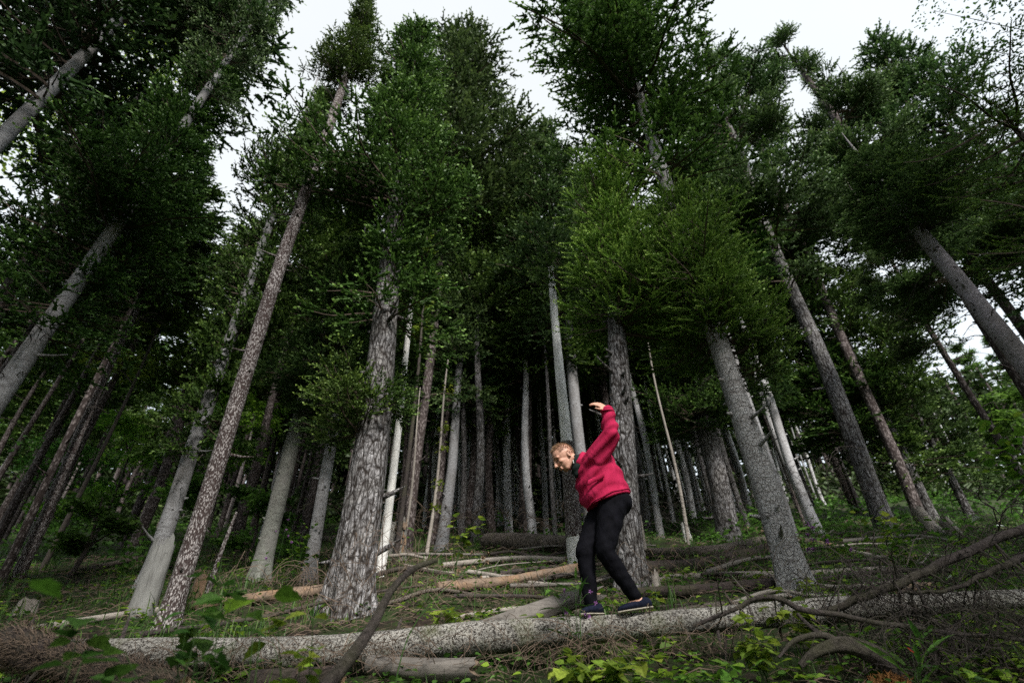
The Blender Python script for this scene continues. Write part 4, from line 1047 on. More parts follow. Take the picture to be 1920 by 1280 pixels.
# ------------------------------------------------------------------ living ground cover
def patchy(x, y, s=1.): return np.sin(x * 1.9 * s + 1.3) * np.sin(y * 1.4 * s + .4) + .6 * np.sin(x * 4.1 * s - y * 2.2 * s) + .4 * np.sin(y * 5.3 * s + x)
def cover():
    rg = np.random.default_rng(9)
    mb = MB(); n = 27000                                    # low herbs
    y = 2.6 + 15 * rg.uniform(0, 1, n) ** 1.35; x = rg.uniform(-1.2, 1.2, n) * (y + .6)
    k = patchy(x, y) + rg.normal(0, .35, n) + np.where((x > 3.5) & (y > 5), .8, 0) + np.where(y < 4.3, .25, 0) > .05; x, y = x[k], y[k]; n = len(x)
    h = rg.uniform(.02, .16, n) * (1 + .5 * (x > 3)); O = np.stack([x, y, gz(x, y) + h], 1); a = rg.uniform(0, 6.28, n); D = np.stack([np.cos(a), np.sin(a), rg.normal(.0, .25, n)], 1)
    place_templates(mb, LEAF, O, D, rg.uniform(.03, .075, n) * (.8 + y * .05), rg.uniform(0, .9, n), rg.normal(0, .4, n)); tag(mb.build('low_herbs', M['leafdark']), kind='stuff')
    mb = MB(); n = 15000                                    # brighter herbs in loose patches
    y = 3.2 + 9 * rg.uniform(0, 1, n) ** 1.6; x = rg.uniform(-1.15, 1.15, n) * (y + .6); k = patchy(x + 7, y * 1.3 + 2, 1.3) + rg.normal(0, .25, n) + np.where((x > 3) & (y > 5), .8, 0) + np.where(y < 4.3, .3, 0) > .6; x, y = x[k], y[k]; n = len(x)
    O = np.stack([x, y, gz(x, y) + rg.uniform(.03, .14, n)], 1); a = rg.uniform(0, 6.28, n); place_templates(mb, LEAFN, O, np.stack([np.cos(a), np.sin(a), rg.normal(-.05, .2, n)], 1), rg.uniform(.04, .10, n), rg.uniform(0, 1, n), rg.normal(0, .35, n)); tag(mb.build('bright_herbs', M['leaf']), kind='stuff')
    mb = MB(); n = 36000                                    # grass
    y = 2.6 + 16 * rg.uniform(0, 1, n) ** 1.2; x = rg.uniform(-1.2, 1.2, n) * (y + .6)
    k = (patchy(x + 3, y + 1, .8) + rg.normal(0, .3, n) + np.where((x > 4) & (y > 6.5), 1.3, 0) + np.where((x < -3.6) & (y > 5), .8, 0) > .75); x, y = x[k], y[k]; n = len(x)
    b = np.stack([x, y, gz(x, y) - .01], 1); L = rg.uniform(.08, .32, n); a = rg.uniform(0, 6.28, n); d = np.stack([np.cos(a), np.sin(a), 0 * a], 1); s = np.stack([-np.sin(a), np.cos(a), 0 * a], 1) * (.0022 + .0006 * y)[:, None]
    up = np.array([0, 0, 1.]); bend = rg.uniform(.1, .7, n)[:, None]
    m = b + up * L[:, None] * .6 + d * L[:, None] * bend * .35; t = b + up * L[:, None] * .9 + d * L[:, None] * bend
    V = np.stack([b - s, b + s, m - s * .8, m + s * .8, t], 1).reshape(-1, 3); i = np.arange(n)[:, None] * 5
    mb.add(V, np.concatenate([i + [0, 1, 3], i + [0, 3, 2], i + [2, 3, 4]]), 0, np.repeat(rg.uniform(0, 1, n), 5)); tag(mb.build('grass', M['grass']), kind='stuff')
    mb = MB(); n = 5000                                     # moss cushions and clods
    for _ in range(110):
        y = 3 + 9 * rg.uniform() ** 1.3; x = rg.uniform(-1.2, 1.2) * (y + .5); r = rg.uniform(.05, .2); c = np.array([x, y, gzf(x, y) - r * .3])
        q = nrm(rg.normal(size=(60, 3))); q[:, 2] = np.abs(q[:, 2]); O = c + q * r * [1, 1, .5]
        place_templates(mb, LEAF[:1], O, q + rg.normal(0, .4, (60, 3)), np.full(60, r * .35), rg.uniform(0, .5, 60), rg.uniform(0, 6, 60))
    tag(mb.build('moss', flat_mat('moss', (.05, .075, .018), .95, var=.5)), kind='stuff')
cover()

# far wood: the mass of stems and boughs beyond the last tree one can tell apart
def undergrowth():
    rg = np.random.default_rng(14); mb = MB(); cl = []
    for k in range(540):
        y = rg.uniform(11, 40); x = rg.uniform(-1.15, 1.15) * y
        if -.22 < x / y < .3 and rg.random() < .75: continue
        r = rg.uniform(.2, .55) * (1 + y * .015); n = int(14 + r * 26); q = nrm(rg.normal(size=(n, 3))) * (rg.uniform(0, 1, n) ** .4)[:, None] * [r, r, r * .8]; O = q + [x, y, gzf(x, y) + r * .5]
        a = rg.uniform(0, 6.28, n); place_templates(mb, LEAF, O, np.stack([np.cos(a), np.sin(a), rg.normal(0, .3, n)], 1), rg.uniform(.10, .2, n) * (.8 + y * .02), rg.uniform(0, .7) + rg.uniform(0, .25, n), rg.normal(0, .5, n))
    tag(mb.build('undergrowth', M['leafdark']), kind='stuff')
undergrowth()
def far_wood():
    rg = np.random.default_rng(12); mb = MB()
    for k in range(560):
        y = rg.uniform(45, 66); u = rg.uniform(-1.1, 1.1); x = u * y
        if u > .28 and rg.random() < .3: continue
        z = gzf(x, y); h = rg.uniform(10, 14)
        tube(mb, [[x, y, z - .5], [x + rg.uniform(-.3, .3), y, z + h]], [.22, .08], 5, 1, caps=False)
    n = 14000; y = rg.uniform(44, 68, n); u = rg.uniform(-1.15, 1.15, n); x = u * y; hh = rg.uniform(0, 1, n) ** .8
    low = np.where(u < -.25, .5, np.where(u < .15, .8, np.where(rg.random(n) < .35, .0, 5.0))); z = gz(x, y) + low + hh * (13 - low)
    k = (u < .3) | (rg.uniform(0, 1, n) < .55); x, y, z = x[k], y[k], z[k]; n = len(x)
    a = rg.uniform(0, 6.28, n); place_templates(mb, SPRIG['far'], np.stack([x, y, z], 1), np.stack([np.cos(a), np.sin(a), rg.normal(0, .3, n)], 1), rg.uniform(1.0, 1.9, n), rg.uniform(0, .4, n), rg.uniform(0, 6, n))
    n = 9000; y = rg.uniform(36, 64, n); x = rg.uniform(-1.15, 1.15, n) * y; z = gz(x, y) + rg.uniform(0, 1, n) ** 1.6 * 2.6          # brush along the crest
    a = rg.uniform(0, 6.28, n); place_templates(mb, SPRIG['far'], np.stack([x, y, z], 1), np.stack([np.cos(a), np.sin(a), rg.normal(.3, .4, n)], 1), rg.uniform(.6, 1.3, n), rg.uniform(0, .5, n), rg.uniform(0, 6, n))
    o = tag(mb.build('far_wood', [M['needle2'], M['dark']]), kind='stuff'); o['label'] = 'dark wood beyond the crest of the slope'
far_wood()

# ------------------------------------------------------------------ plants one can tell apart
LEAFMESH = {}
def leaf_mesh(kind, mat):
    if (kind, mat) not in LEAFMESH:
        V, F, T = {'oval': leaf_tmpl(.8, .1, False), 'serrate': leaf_tmpl(.82, .14, True), 'lance': leaf_tmpl(.17, .3, True), 'round': leaf_tmpl(1.05, .08, False)}[kind]
        for t in (.2, .5, .85):
            mb = MB(); mb.add(V, F, 0, t); LEAFMESH.setdefault((kind, mat), []).append(mb.mesh('leaf', M[mat]))
    return LEAFMESH[(kind, mat)]
def plant(label, P, rad, n, size, mat='leaf', kind='oval', seed=0, stems=5, name='leafy_plant', cat='plant', flat=.3, rz=None, base=None, upright=0.):
    """stems from the ground to the leaf mass at P; every leaf a part"""
    X, Y, Z = P[:3]; rg = np.random.default_rng(seed + 100); bx, by = base or (X + rg.uniform(-.05, .05), Y + .05); zb = gzf(bx, by)
    root = tag(empty(name, (bx, by, zb)), label, cat); c = np.array([X - bx, Y - by, Z - zb]); rz = rz or rad * .7; mb = MB(); meshes = leaf_mesh(kind, mat); k = 0
    for s in range(stems):
        a = rg.uniform(0, 6.28); q = rg.uniform(.2, 1) * rad; tip = c + [q * math.cos(a), q * math.sin(a) * .8, rg.uniform(-.6, 1) * rz]
        tip[2] = max(tip[2], .04); C = smooth_pts([[rg.uniform(-.04, .04), rg.uniform(-.03, .03), -.03], tip * [.4, .4, .65] + rg.normal(0, .02, 3), tip], 12)
        tube(mb, C, np.linspace(.0030, .0012, 12), 4, caps=False)
        m = n // stems + (1 if s < n % stems else 0)
        for j in range(m):
            i = 11 if j == 0 else int(rg.integers(4 if c[2] > .3 else 2, 12)); az = rg.uniform(0, 6.28); L = size * rg.uniform(.55, 1.2)
            o = bpy.data.objects.new('leaf', meshes[rg.integers(0, 3)]); COL.objects.link(o); o.parent = root
            pet = np.array([math.cos(az), math.sin(az), .3]) * L * .3; o.location = C[i] + pet; tube(mb, [C[i], C[i] + pet], [.0015, .001], 3, caps=False)
            o.rotation_euler = (rg.normal(0, flat), rg.normal(.12 - upright, flat), az); o.scale = (L, L, L)
    mb.build('stem', M['grass'], root)
    return root
plant('bright oval leaved seedling in front of the log, left of the arching limb', PT['shrub_mid'], .2, 52, .10, 'leafyel', seed=1, stems=7)
plant('broad pale green leaves spreading at the bottom edge below the man', PT['clump_low'], .36, 130, .105, 'leafyel', seed=2, stems=9, rz=.05)
plant('yellow green serrated clump left below the arching limb', PT['clump_yel'], .22, 80, .08, 'leafyel', 'serrate', 3, 9)
plant('low green herbs at the bottom edge right of the pale broad leaves', PT['clump_r2'], .3, 60, .08, 'leaf', 'oval', 4, 8, rz=.05)
plant('small bright herb under the long log, left of the pale broad leaves', PT['clump_far'], .18, 30, .08, 'leafyel', 'oval', 5, 5, rz=.04)
plant('big out of focus nettle like leaf pair left of the bare stick', PT['big_leaf_l'], .05, 4, .10, 'leaf', 'serrate', 6, 2)
plant('bright compound leaves rising from the bottom edge left of the bare stick', PT['comp_l'], .15, 34, .08, 'leafyel', 'serrate', 7, 6)
plant('blurred serrated bramble leaves in front of the speckled trunk foot', PT['sprig_l'], .2, 44, .075, 'leafdark', 'serrate', 8, 7)
plant('dark blurred bramble leaves in the lower left corner', PT['low_l'], .24, 48, .085, 'leafdark', 'serrate', 9, 7)
plant('blurred leaves before the bristly log, right of the corner ones', PT['low_l2'], .22, 34, .08, 'leafdark', 'serrate', 10, 6)
plant('single large leaf hanging in at the left edge', PT['edge_leaf'], .02, 1, .10, 'leaf', 'oval', 11, 1)
plant('bright green rosette on the log behind the bare stick', PT['ros1'], .16, 28, .10, 'leafyel', 'serrate', 12, 6, rz=.05)
plant('flat yellow green leaves just left of the standing foot', PT['ros2'], .13, 22, .09, 'leafyel', 'oval', 13, 5, rz=.03)
plant('herb with long narrow leaves in front of the man legs', PT['lance'], .15, 24, .17, 'leafdark', 'lance', 14, 4, upright=.5)
plant('leafy bush with rounded leaves among the stumps at the right', PT['bush_r1'], .45, 90, .11, 'leaf', 'round', 15, 12, name='bush', cat='bush')
plant('bright leafy bush at the right edge below the white gap', PT['bush_r2'], .5, 150, .12, 'leaf', 'round', 16, 16, name='bush', cat='bush')
plant('leafy shoots above the thick dark limb at the right', PT['bush_r3'], .35, 60, .09, 'leaf', 'round', 17, 9, name='bush', cat='bush')
plant('small pale green shoot before the dark spruces at the right', PT['bush_r4'], .3, 34, .12, 'leafyel', 'round', 18, 6)
plant('green shoots right behind the scarred trunk', PT['bush_r5'], .3, 40, .10, 'leaf', 'round', 19, 7)
plant('bright sprout standing on the skyline left of the thick cut log', PT['sprout'], .34, 40, .12, 'leafyel', 'round', 20, 6, base=(-1.1, 9.05))
plant('pale fronds right of the speckled trunk', PT['frond_l'], .3, 40, .13, 'leaf', 'lance', 21, 8)
plant('herbs at the foot of the lichen grey spruce', PT['herb_l'], .4, 60, .10, 'leaf', 'oval', 22, 9)
plant('taller herbs with small leaves behind the lichen grey spruce', PT['herb_l2'], .4, 50, .10, 'leaf', 'oval', 23, 9)
plant('tiny herb right of the raised heel', PT['leg_herb'], .11, 16, .07, 'leafyel', 'serrate', 24, 5, rz=.04)
plant('small herb between the two shoes', PT['between'], .06, 9, .05, 'leaf', 'oval', 25, 3, rz=.04)
plant('green herbs under the arching limb', PT['lowgreen_r'], .3, 80, .07, 'leaf', 'oval', 26, 9, rz=.06)
plant('long narrow upright leaves by the red leaf in the lower right', PT['lance_r'], .13, 14, .2, 'leafdark', 'lance', 27, 4, upright=.9)
plant('small leaved sprig behind the bristly log', PT['shrub_l'], .2, 34, .05, 'leaf', 'oval', 28, 7)
plant('low shoots at the foot of the scarred trunk', PT['base_birch'], .22, 34, .08, 'leafyel', 'round', 29, 7, rz=.06)
for k, lab in (('dry_leaf1', 'whitish dry leaf caught on twigs at the right'), ('dry_leaf2', 'second whitish leaf, right of and below the first'),
               ('dry_leaf3', 'small whitish leaf over the right tangle'), ('dry_leaf4', 'whitish leaf just above the log at the right')):
    V, F, T = leaf_tmpl(.7, .2, True); mb = MB(); mb.add(V * (.075 if k[-1] in '12' else .055), F); o = mb.build('dry_leaf', bpy.data.materials.get('dry_leaf') or flat_mat('dry_leaf', (.55, .62, .55), .5), loc=PT[k]); o.rotation_euler = (.5, .2, 1.0 + len(lab)); tag(o, lab, 'leaf')
V, F, T = leaf_tmpl(.95, .1, True); mb = MB(); mb.add(V * .07, F); o = mb.build('red_leaf', flat_mat('red_leaf', (.45, .02, .012), .5, trans=(.3, (.5, .03, .02))), loc=PT['red_leaf']); o.rotation_euler = (.7, .1, .6); tag(o, 'red leaf in the lower right undergrowth', 'leaf')
def flower_stalk(label, P, r, n, mat, seed, base=None, heads=.02, name='flower_stalk'):
    X, Y, Z = P[:3]; bx, by = base or (X, Y); zb = gzf(bx, by); root = tag(empty(name, (bx, by, zb)), label, 'flower'); rg = np.random.default_rng(seed); mb = MB(); c = np.array([X - bx, Y - by, Z - zb])
    C = smooth_pts([[0, 0, 0], c * [.2, .2, .55], c], 12); tube(mb, C, np.linspace(.004, .002, 12), 4)
    for k in range(n):
        e = C[rg.integers(6, 12)]; t = e + rg.normal(0, 1, 3) * r * .7; tube(mb, [e, (e + t) / 2 + [0, 0, .01], t], .0015, 3)
        hb = MB(); O = np.repeat(t[None], 12, 0); place_templates(hb, LEAF[:1], O, rg.normal(size=(12, 3)) + [0, 0, .6], np.full(12, heads), rg.uniform(0, 1, 12), rg.uniform(0, 6, 12)); hb.build('flower_head', mat, root)
    mb.build('stem', M['grass'], root)
purple = flat_mat('purple_petals', (.26, .11, .30), .7)
flower_stalk('purple flowers on a thin stalk above the undergrowth left of the thickest trunk', PT['thistle_l'], .2, 6, purple, 1, base=(-3.7, 8.25), heads=.028)
flower_stalk('purple thistle like flowers behind the scarred trunk', PT['thistle_r'], .2, 8, purple, 2, heads=.04)
flower_stalk('small purple flowers in front of the man shin', (.455, 4.12, .76), .07, 6, purple, 3, base=(.4, 4.1), heads=.018)
dryh = flat_mat('dry_seed_head', (.20, .14, .09), .9)
flower_stalk('tall dry weed with seed heads leaning across the middle of the log', (-.28, 3.6, .80), .05, 3, dryh, 4, base=(-.72, 3.3), heads=.025)
flower_stalk('dry seed stalk standing before the orange brown log', (-.42, 6.0, 1.42), .1, 4, dryh, 5, base=(-.5, 6.05), heads=.03)
# a spruce bough of the knotted grey spruce reaches over the top of the bare dead pole
bough_cluster('low_bough', find_tree('t14'), (1.25, 9.95, 9.1), .95, 16, 15, mat='needle', H=1.0, kind='near', sprig=.17)

# ------------------------------------------------------------------ the man on the log
def capsule(bm, p0, r0, p1, r1, n=14, sc=None):
    """closed round-ended tapered solid; sc = (axis, factor) flattens it along a world axis"""
    p0, p1 = Vector(p0), Vector(p1); d = p1 - p0; L = max(d.length, 1e-5); t = d / L
    a = t.orthogonal().normalized(); b = t.cross(a); rings = []
    for i in range(5):
        q = -math.pi / 2 + (i + .5) / 5 * math.pi / 2; rings.append((p0 + t * r0 * math.sin(q), r0 * math.cos(q)))
    for i in range(1, 4): u = i / 4; rings.append((p0 + d * u, r0 + (r1 - r0) * u))
    for i in range(5):
        q = (i + .5) / 5 * math.pi / 2; rings.append((p1 + t * r1 * math.sin(q), r1 * math.cos(q)))
    vs = []
    for c, r in rings:
        row = []
        for k in range(n):
            w = (a * math.cos(6.28318 * k / n) + b * math.sin(6.28318 * k / n)) * r
            if sc: w -= Vector(sc[0]) * w.dot(Vector(sc[0])) * (1 - sc[1])
            row.append(bm.verts.new(c + w))
        vs.append(row)
    for i in range(len(vs) - 1):
        for k in range(n): bm.faces.new((vs[i][k], vs[i][(k + 1) % n], vs[i + 1][(k + 1) % n], vs[i + 1][k]))
    bm.faces.new(list(reversed(vs[0]))); bm.faces.new(vs[-1])
def ellip(bm, c, r, rot=None, seg=20):
    m = Matrix.Translation(Vector(c)) @ (rot.to_4x4() if rot else Matrix()) @ Matrix.Diagonal((*r, 1))
    bmesh.ops.create_uvsphere(bm, u_segments=seg, v_segments=seg // 2, radius=1, matrix=m)
def loft(bm, secs, n=24):
    """closed solid through elliptical sections (centre, half axis vector a, half axis vector b)"""
    vs = []
    for c, a, b in secs:
        c, a, b = Vector(c), Vector(a), Vector(b)
        vs.append([bm.verts.new(c + a * math.cos(6.28318 * k / n) + b * math.sin(6.28318 * k / n)) for k in range(n)])
    for i in range(len(vs) - 1):
        for k in range(n): bm.faces.new((vs[i][k], vs[i][(k + 1) % n], vs[i + 1][(k + 1) % n], vs[i + 1][k]))
    bm.faces.new(list(reversed(vs[0]))); bm.faces.new(vs[-1])
def solid(name, fn, vox, mat, parent=None, sm=4, post=None, smf=.5):
    bm = bmesh.new(); fn(bm); bmesh.ops.recalc_face_normals(bm, faces=bm.faces); me = bpy.data.meshes.new('tmp'); bm.to_mesh(me); bm.free()
    o = bpy.data.objects.new('tmp', me); COL.objects.link(o)
    r = o.modifiers.new('r', 'REMESH'); r.mode = 'VOXEL'; r.voxel_size = vox
    s = o.modifiers.new('s', 'SMOOTH'); s.factor = smf; s.iterations = sm
    dg = bpy.context.evaluated_depsgraph_get(); me2 = bpy.data.meshes.new_from_object(o.evaluated_get(dg)); bpy.data.objects.remove(o)
    me2.name = name
    if post:
        co = np.empty(len(me2.vertices) * 3, np.float32); me2.vertices.foreach_get('co', co); no = np.empty_like(co); me2.vertices.foreach_get('normal', no)
        co = post(co.reshape(-1, 3), no.reshape(-1, 3)); me2.vertices.foreach_set('co', co.astype(np.float32).ravel()); me2.update()
    me2.materials.clear(); me2.materials.append(mat); me2.polygons.foreach_set('use_smooth', np.ones(len(me2.polygons), bool))
    return put(name, me2, parent)

J = {k: Vector(v) for k, v in PJ.items()}
def cloth_mat(name, a, b, rough=.85, scale=9):
    m, nt, o = newmat(name); n1 = noise(nt, coords(nt, (1, 1, .6), False), scale, 4, .6, .8); n2 = noise(nt, coords(nt, rnd_off=False), 400, 2)
    col = mixc(nt, ramp(nt, n1, [(.35, 0), (.65, 1)]), a, b); finish(nt, o, col, rough, mth(nt, 'ADD', n1, mth(nt, 'MULTIPLY', n2, .1)), .5, .02, spec=.06); return m
def skin_mat():
    m, nt, o = newmat('skin'); n1 = noise(nt, coords(nt, rnd_off=False), 18, 4); col = mixc(nt, n1, (.46, .23, .16), (.58, .34, .25)); finish(nt, o, col, .5, n1, .1, .004, spec=.35); return m
SK = skin_mat()
JK = cloth_mat('crimson_jacket', (.32, .013, .050), (.42, .022, .078)); TR = cloth_mat('black_trousers', (.003, .003, .0045), (.006, .006, .009), .8, 14)
person = empty('person', (0.7, 4.42, .56))

# head frame: he looks down and to the left
hc = Vector((.430, 4.37, 1.805)); FW = Vector((-.82, -.20, -.56)).normalized(); UPv = Vector((-.40, -.02, .92)); UPv = (UPv - FW * UPv.dot(FW)).normalized(); SD = FW.cross(UPv)   # SD: his left/right
HR = Matrix((FW, SD, UPv)).transposed()          # columns: forward, side, up
S_ = 1.06
def hp(f, s, u): return hc + (FW * f + SD * s + UPv * u) * S_
near_s = -1 if SD.y > 0 else 1                   # side sign that faces the camera
def head_solid(bm):
    ellip(bm, hp(-.012, 0, .028), (.098 * S_, .077 * S_, .092 * S_), HR)
    ellip(bm, hp(.022, 0, -.030), (.066 * S_, .062 * S_, .080 * S_), HR)
    capsule(bm, hp(.040, -.022, -.088), .024 * S_, hp(.040, .022, -.088), .024 * S_)                 # chin
    for s in (-1, 1):
        capsule(bm, hp(-.03, s * .052, -.05), .022 * S_, hp(.035, s * .026, -.086), .022 * S_)       # jaw
        ellip(bm, hp(.058, s * .040, -.022), (.024 * S_, .022 * S_, .020 * S_), HR)                  # cheek bone
        capsule(bm, hp(.083, s * .010, .022), .011 * S_, hp(.070, s * .048, .020), .011 * S_)        # brow
        ellip(bm, hp(.106, s * .011, -.036), (.010 * S_, .009 * S_, .008 * S_), HR)                  # nostril wing
    capsule(bm, hp(.086, 0, .012), .011 * S_, hp(.116, 0, -.032), .0125 * S_)                        # nose
    capsule(bm, hp(.088, -.016, -.060), .008 * S_, hp(.088, .016, -.060), .008 * S_)                 # upper lip
    capsule(bm, hp(.084, -.014, -.072), .0085 * S_, hp(.084, .014, -.072), .0085 * S_)               # lower lip
    s = near_s
    for s in (-1, 1):
        e = hp(-.022, s * .074, -.012)
        for k in range(10):                                                                          # rim of the ear
            a0, a1 = (math.radians(x) for x in (-70 + k * 26, -70 + (k + 1) * 26))
            q = lambda a: e + (FW * -.0 + FW * math.cos(a) * .014 + UPv * math.sin(a) * .026 + SD * s * .010 * (1 - math.cos(a))) * S_
            capsule(bm, q(a0), .0052, q(a1), .0052, 8)
        ellip(bm, e, (.014, .009, .025), HR, 12)
    capsule(bm, hp(-.045, 0, -.05), .056 * S_, Vector((.60, 4.43, 1.70)), .062)                       # neck

def hand(bm, w, palm_dir, side, nrmv, curl, L=.088, flip=1):
    """palm, four unequal bent fingers and a thumb; w wrist, side = towards the thumb"""
    p, s, n = palm_dir.normalized(), side.normalized(), nrmv.normalized()
    for k in range(4):
        b = w + s * (.027 - .018 * k); capsule(bm, b + p * .008, .0135, b + p * L * (1 - .05 * abs(k - 1.4)), .0125, 10)
    for k, fl in enumerate((.074, .082, .076, .060)):
        a = curl * (1 + .12 * k); c = w + s * (.029 - .0195 * k) + p * L * (1 - .05 * abs(k - 1.4)); d = p.copy(); r = .0092 if k < 3 else .008
        for j, f in enumerate((.45, .31, .24)):
            d = (Matrix.Rotation(-a * (.55 if j == 0 else 1), 3, n.cross(p)) @ d).normalized(); e = c + (d + s * (.05 - .035 * k)) * fl * f
            capsule(bm, c, r, e, r * .93, 9); c = e; r *= .93
    c = w + s * .022 + p * .022; d = (s * .75 + p * .6 + n * -.15).normalized()
    for f, r in ((.036, .0125), (.030, .0105), (.024, .009)):
        e = c + d * f; capsule(bm, c, r, e, r * .93, 9); c = e; d = (d + p * .35 - n * -.0 + n * .1).normalized()

def body(bm):
    head_solid(bm)
    capsule(bm, J['chest'] + Vector((0, 0, .03)), .13, J['pelvis'] + Vector((0, 0, .03)), .13)
    capsule(bm, J['sh_n'], .055, J['el_n'], .042); capsule(bm, J['el_n'], .04, J['wr_n'], .026)
    capsule(bm, J['sh_f'], .055, J['el_f'], .042); capsule(bm, J['el_f'], .04, J['wr_f'], .027)
    capsule(bm, J['chest'], .09, J['sh_n'], .06); capsule(bm, J['chest'], .09, J['sh_f'], .06)
    for h, k, a in (('hip_n', 'kn_r', 'an_r'), ('hip_f', 'kn_l', 'an_l')):
        capsule(bm, J[h], .085, J[k], .055); capsule(bm, J[k], .052, J[a], .034)
    # feet
    for a, he, to in (('an_r', 'he_r', 'to_r'), ('an_l', 'he_l', 'to_l')):
        A = J[a]; H = J[he] + Vector((-.03, 0, .03)); T = J[to] + Vector((.05, 0, .028))
        capsule(bm, A, .036, H, .032); capsule(bm, H, .030, T, .030, sc=((0, 0, 1), .7)); capsule(bm, A + (H - A) * .4, .032, T, .024)
    # raised hand, bent at the wrist with the fingers towards the left
    hand(bm, J['wr_n'] + Vector((.0, 0, .02)), Vector((-.80, -.12, .50)), Vector((-.45, -.55, -.65)), Vector((.30, -.72, .45)), -.36)
    # lowered hand, relaxed
    hand(bm, J['wr_f'] + Vector((0, 0, -.01)), Vector((-.1, -.1, -1)), Vector((-.9, -.1, 0)), Vector((0, -1, .1)), .3)
bo = solid('body', body, .0052, SK, person, 2)

def fold(P, N_, amp, seed, dirv=(0, 0, 1), fr=38.):
    d = np.array(dirv, float); d /= np.linalg.norm(d); u = P @ d; q = P @ np.array([.7, .5, -.3]); w = P @ np.array([-.4, .3, .8])
    f = np.sin(u * fr + 2.2 * np.sin(q * 13 + seed) + seed) * (.55 + .45 * np.sin(q * 17 + seed * 2)) + .5 * np.sin(w * fr * 1.7 + 1.8 * np.sin(u * 11) + seed * 3)
    return P + N_ * (np.sign(f) * np.abs(f) ** .7 * amp)[:, None]

# jacket: leaning torso, sleeves, collar
def jacket(bm):
    ax = (J['hemf'] + J['hemb']) / 2; Yv = Vector((0, 1, 0))
    def sec(fp, bp, hw, dy=0): return ((Vector(fp) + Vector(bp)) / 2 + Yv * dy, (Vector(bp) - Vector(fp)) / 2, Yv * hw)
    loft(bm, [sec(J['hemf'] + Vector((-.005, 0, -.005)), J['hemb'] + Vector((.012, 0, -.012)), .215),
              sec(J['fr3'] + Vector((.0, 0, -.01)), J['hemb'] + Vector((0, 0, .035)), .205),
              sec(J['fr3'] * .4 + J['fr2'] * .6, (J['hemb'] + J['bk2']) / 2 + Vector((.0, 0, .0)), .20),
              sec(J['fr2'], J['bk2'], .205),
              sec(J['fr2'] * .5 + J['fr1'] * .5, J['bk2'] * .45 + J['back1'] * .55 + Vector((.012, 0, .0)), .21, .01),
              sec(J['fr1'] + Vector((.01, 0, .01)), J['back1'] + Vector((.0, 0, .0)), .185, .02),
              sec(J['fr1'] + Vector((.03, 0, .035)), J['back1'] + Vector((-.06, 0, .035)), .12, .03)])
    # raised arm sleeve
    capsule(bm, J['sh_n'] + Vector((-.03, .05, -.03)), .105, J['sh_n'] + Vector((0, -.01, .01)), .092, 18)
    capsule(bm, J['sh_n'], .10, J['el_n'] + Vector((.008, 0, 0)), .080, 18); capsule(bm, J['el_n'] + Vector((.008, 0, 0)), .078, J['wr_n'] + Vector((.004, 0, -.005)), .056, 18)
    capsule(bm, J['wr_n'] + Vector((.0, 0, -.03)), .052, J['wr_n'] + Vector((0, 0, .0)), .050, 18)
    # far sleeve
    capsule(bm, J['sh_f'], .09, J['el_f'], .066, 18); capsule(bm, J['el_f'], .066, J['wr_f'], .048, 18)
jk = solid('jacket', jacket, .008, JK, person, 4, lambda P, N_: fold(P, N_, .0095, 1.3, (-.55, 0, .8), 40))
# doubled hem, cuffs and seams standing proud of the cloth
mb = MB(); c0 = (J['hemf'] + J['hemb']) / 2; ha = (J['hemb'] - J['hemf']) / 2 * 1.03; ring = [np.array(c0 + ha * math.cos(t) + Vector((0, 1, 0)) * .219 * math.sin(t)) + [0, 0, .012 + .004 * math.sin(t * 7)] for t in np.linspace(0, 6.2832, 60)]
tube(mb, ring, .0075, 8, caps=False); mb.build('hem', JK, jk, smooth=True)
mb = MB(); w = J['wr_n'] + Vector((0, -.0, -.004)); dd = (J['wr_n'] - J['el_n']).normalized(); a1 = dd.orthogonal().normalized(); a2 = dd.cross(a1)
tube(mb, [np.array(w + (a1 * math.cos(t) + a2 * math.sin(t)) * .057) for t in np.linspace(0, 6.2832, 30)], .008, 8, caps=False); mb.build('cuff', JK, jk, smooth=True)
# stand up collar and hood roll
def collar(bm):
    c = Vector((.575, 4.41, 1.765)); axd = (hc - Vector((.66, 4.44, 1.66))).normalized(); a = axd.orthogonal().normalized(); b = axd.cross(a)
    for k in range(16):
        t0, t1 = k / 16 * 6.283, (k + 1) / 16 * 6.283; r = .088
        p = lambda t: c + (a * math.cos(t) + b * math.sin(t)) * r + axd * .008 * math.sin(2 * t)
        capsule(bm, p(t0), .024, p(t1), .024, 10); capsule(bm, p(t0) + axd * .030, .016, p(t1) + axd * .030, .016, 10)
solid('collar', collar, .008, JK, person, 3, lambda P, N_: fold(P, N_, .004, 4., (0, 1, .4), 60))
def scarf(bm):
    c = Vector((.545, 4.385, 1.765)); axd = (hc - Vector((.64, 4.43, 1.66))).normalized()
    capsule(bm, c - axd * .03, .076, c + axd * .012, .066, 18); capsule(bm, Vector((.535, 4.36, 1.735)), .05, Vector((.535, 4.37, 1.66)), .045)
solid('scarf', scarf, .009, flat_mat('dark_green_cloth', (.008, .014, .013), .9), person, 3, lambda P, N_: fold(P, N_, .004, 2., (0, .3, 1), 70))
# zip ends, chest pocket flap, hem band
mb = MB(); tube(mb, smooth_pts([[.512, 4.325, 1.775], [.504, 4.318, 1.752], [.508, 4.318, 1.728]], 8), .003, 6); mb.build('zip', flat_mat('metal_zip', (.7, .7, .68), .3, .6), person, smooth=True)
def flap(bm):
    o = Vector((.60, 4.222, 1.535)); u = Vector((.15, -.03, .055)); v = Vector((-.012, .004, -.045))
    loft(bm, [(o + u * t + v * .5, Vector((0, -.012, 0)), v * .55) for t in (0, .25, .5, .75, 1)], 12)
solid('pocket_flap', flap, .006, JK, person, 2)

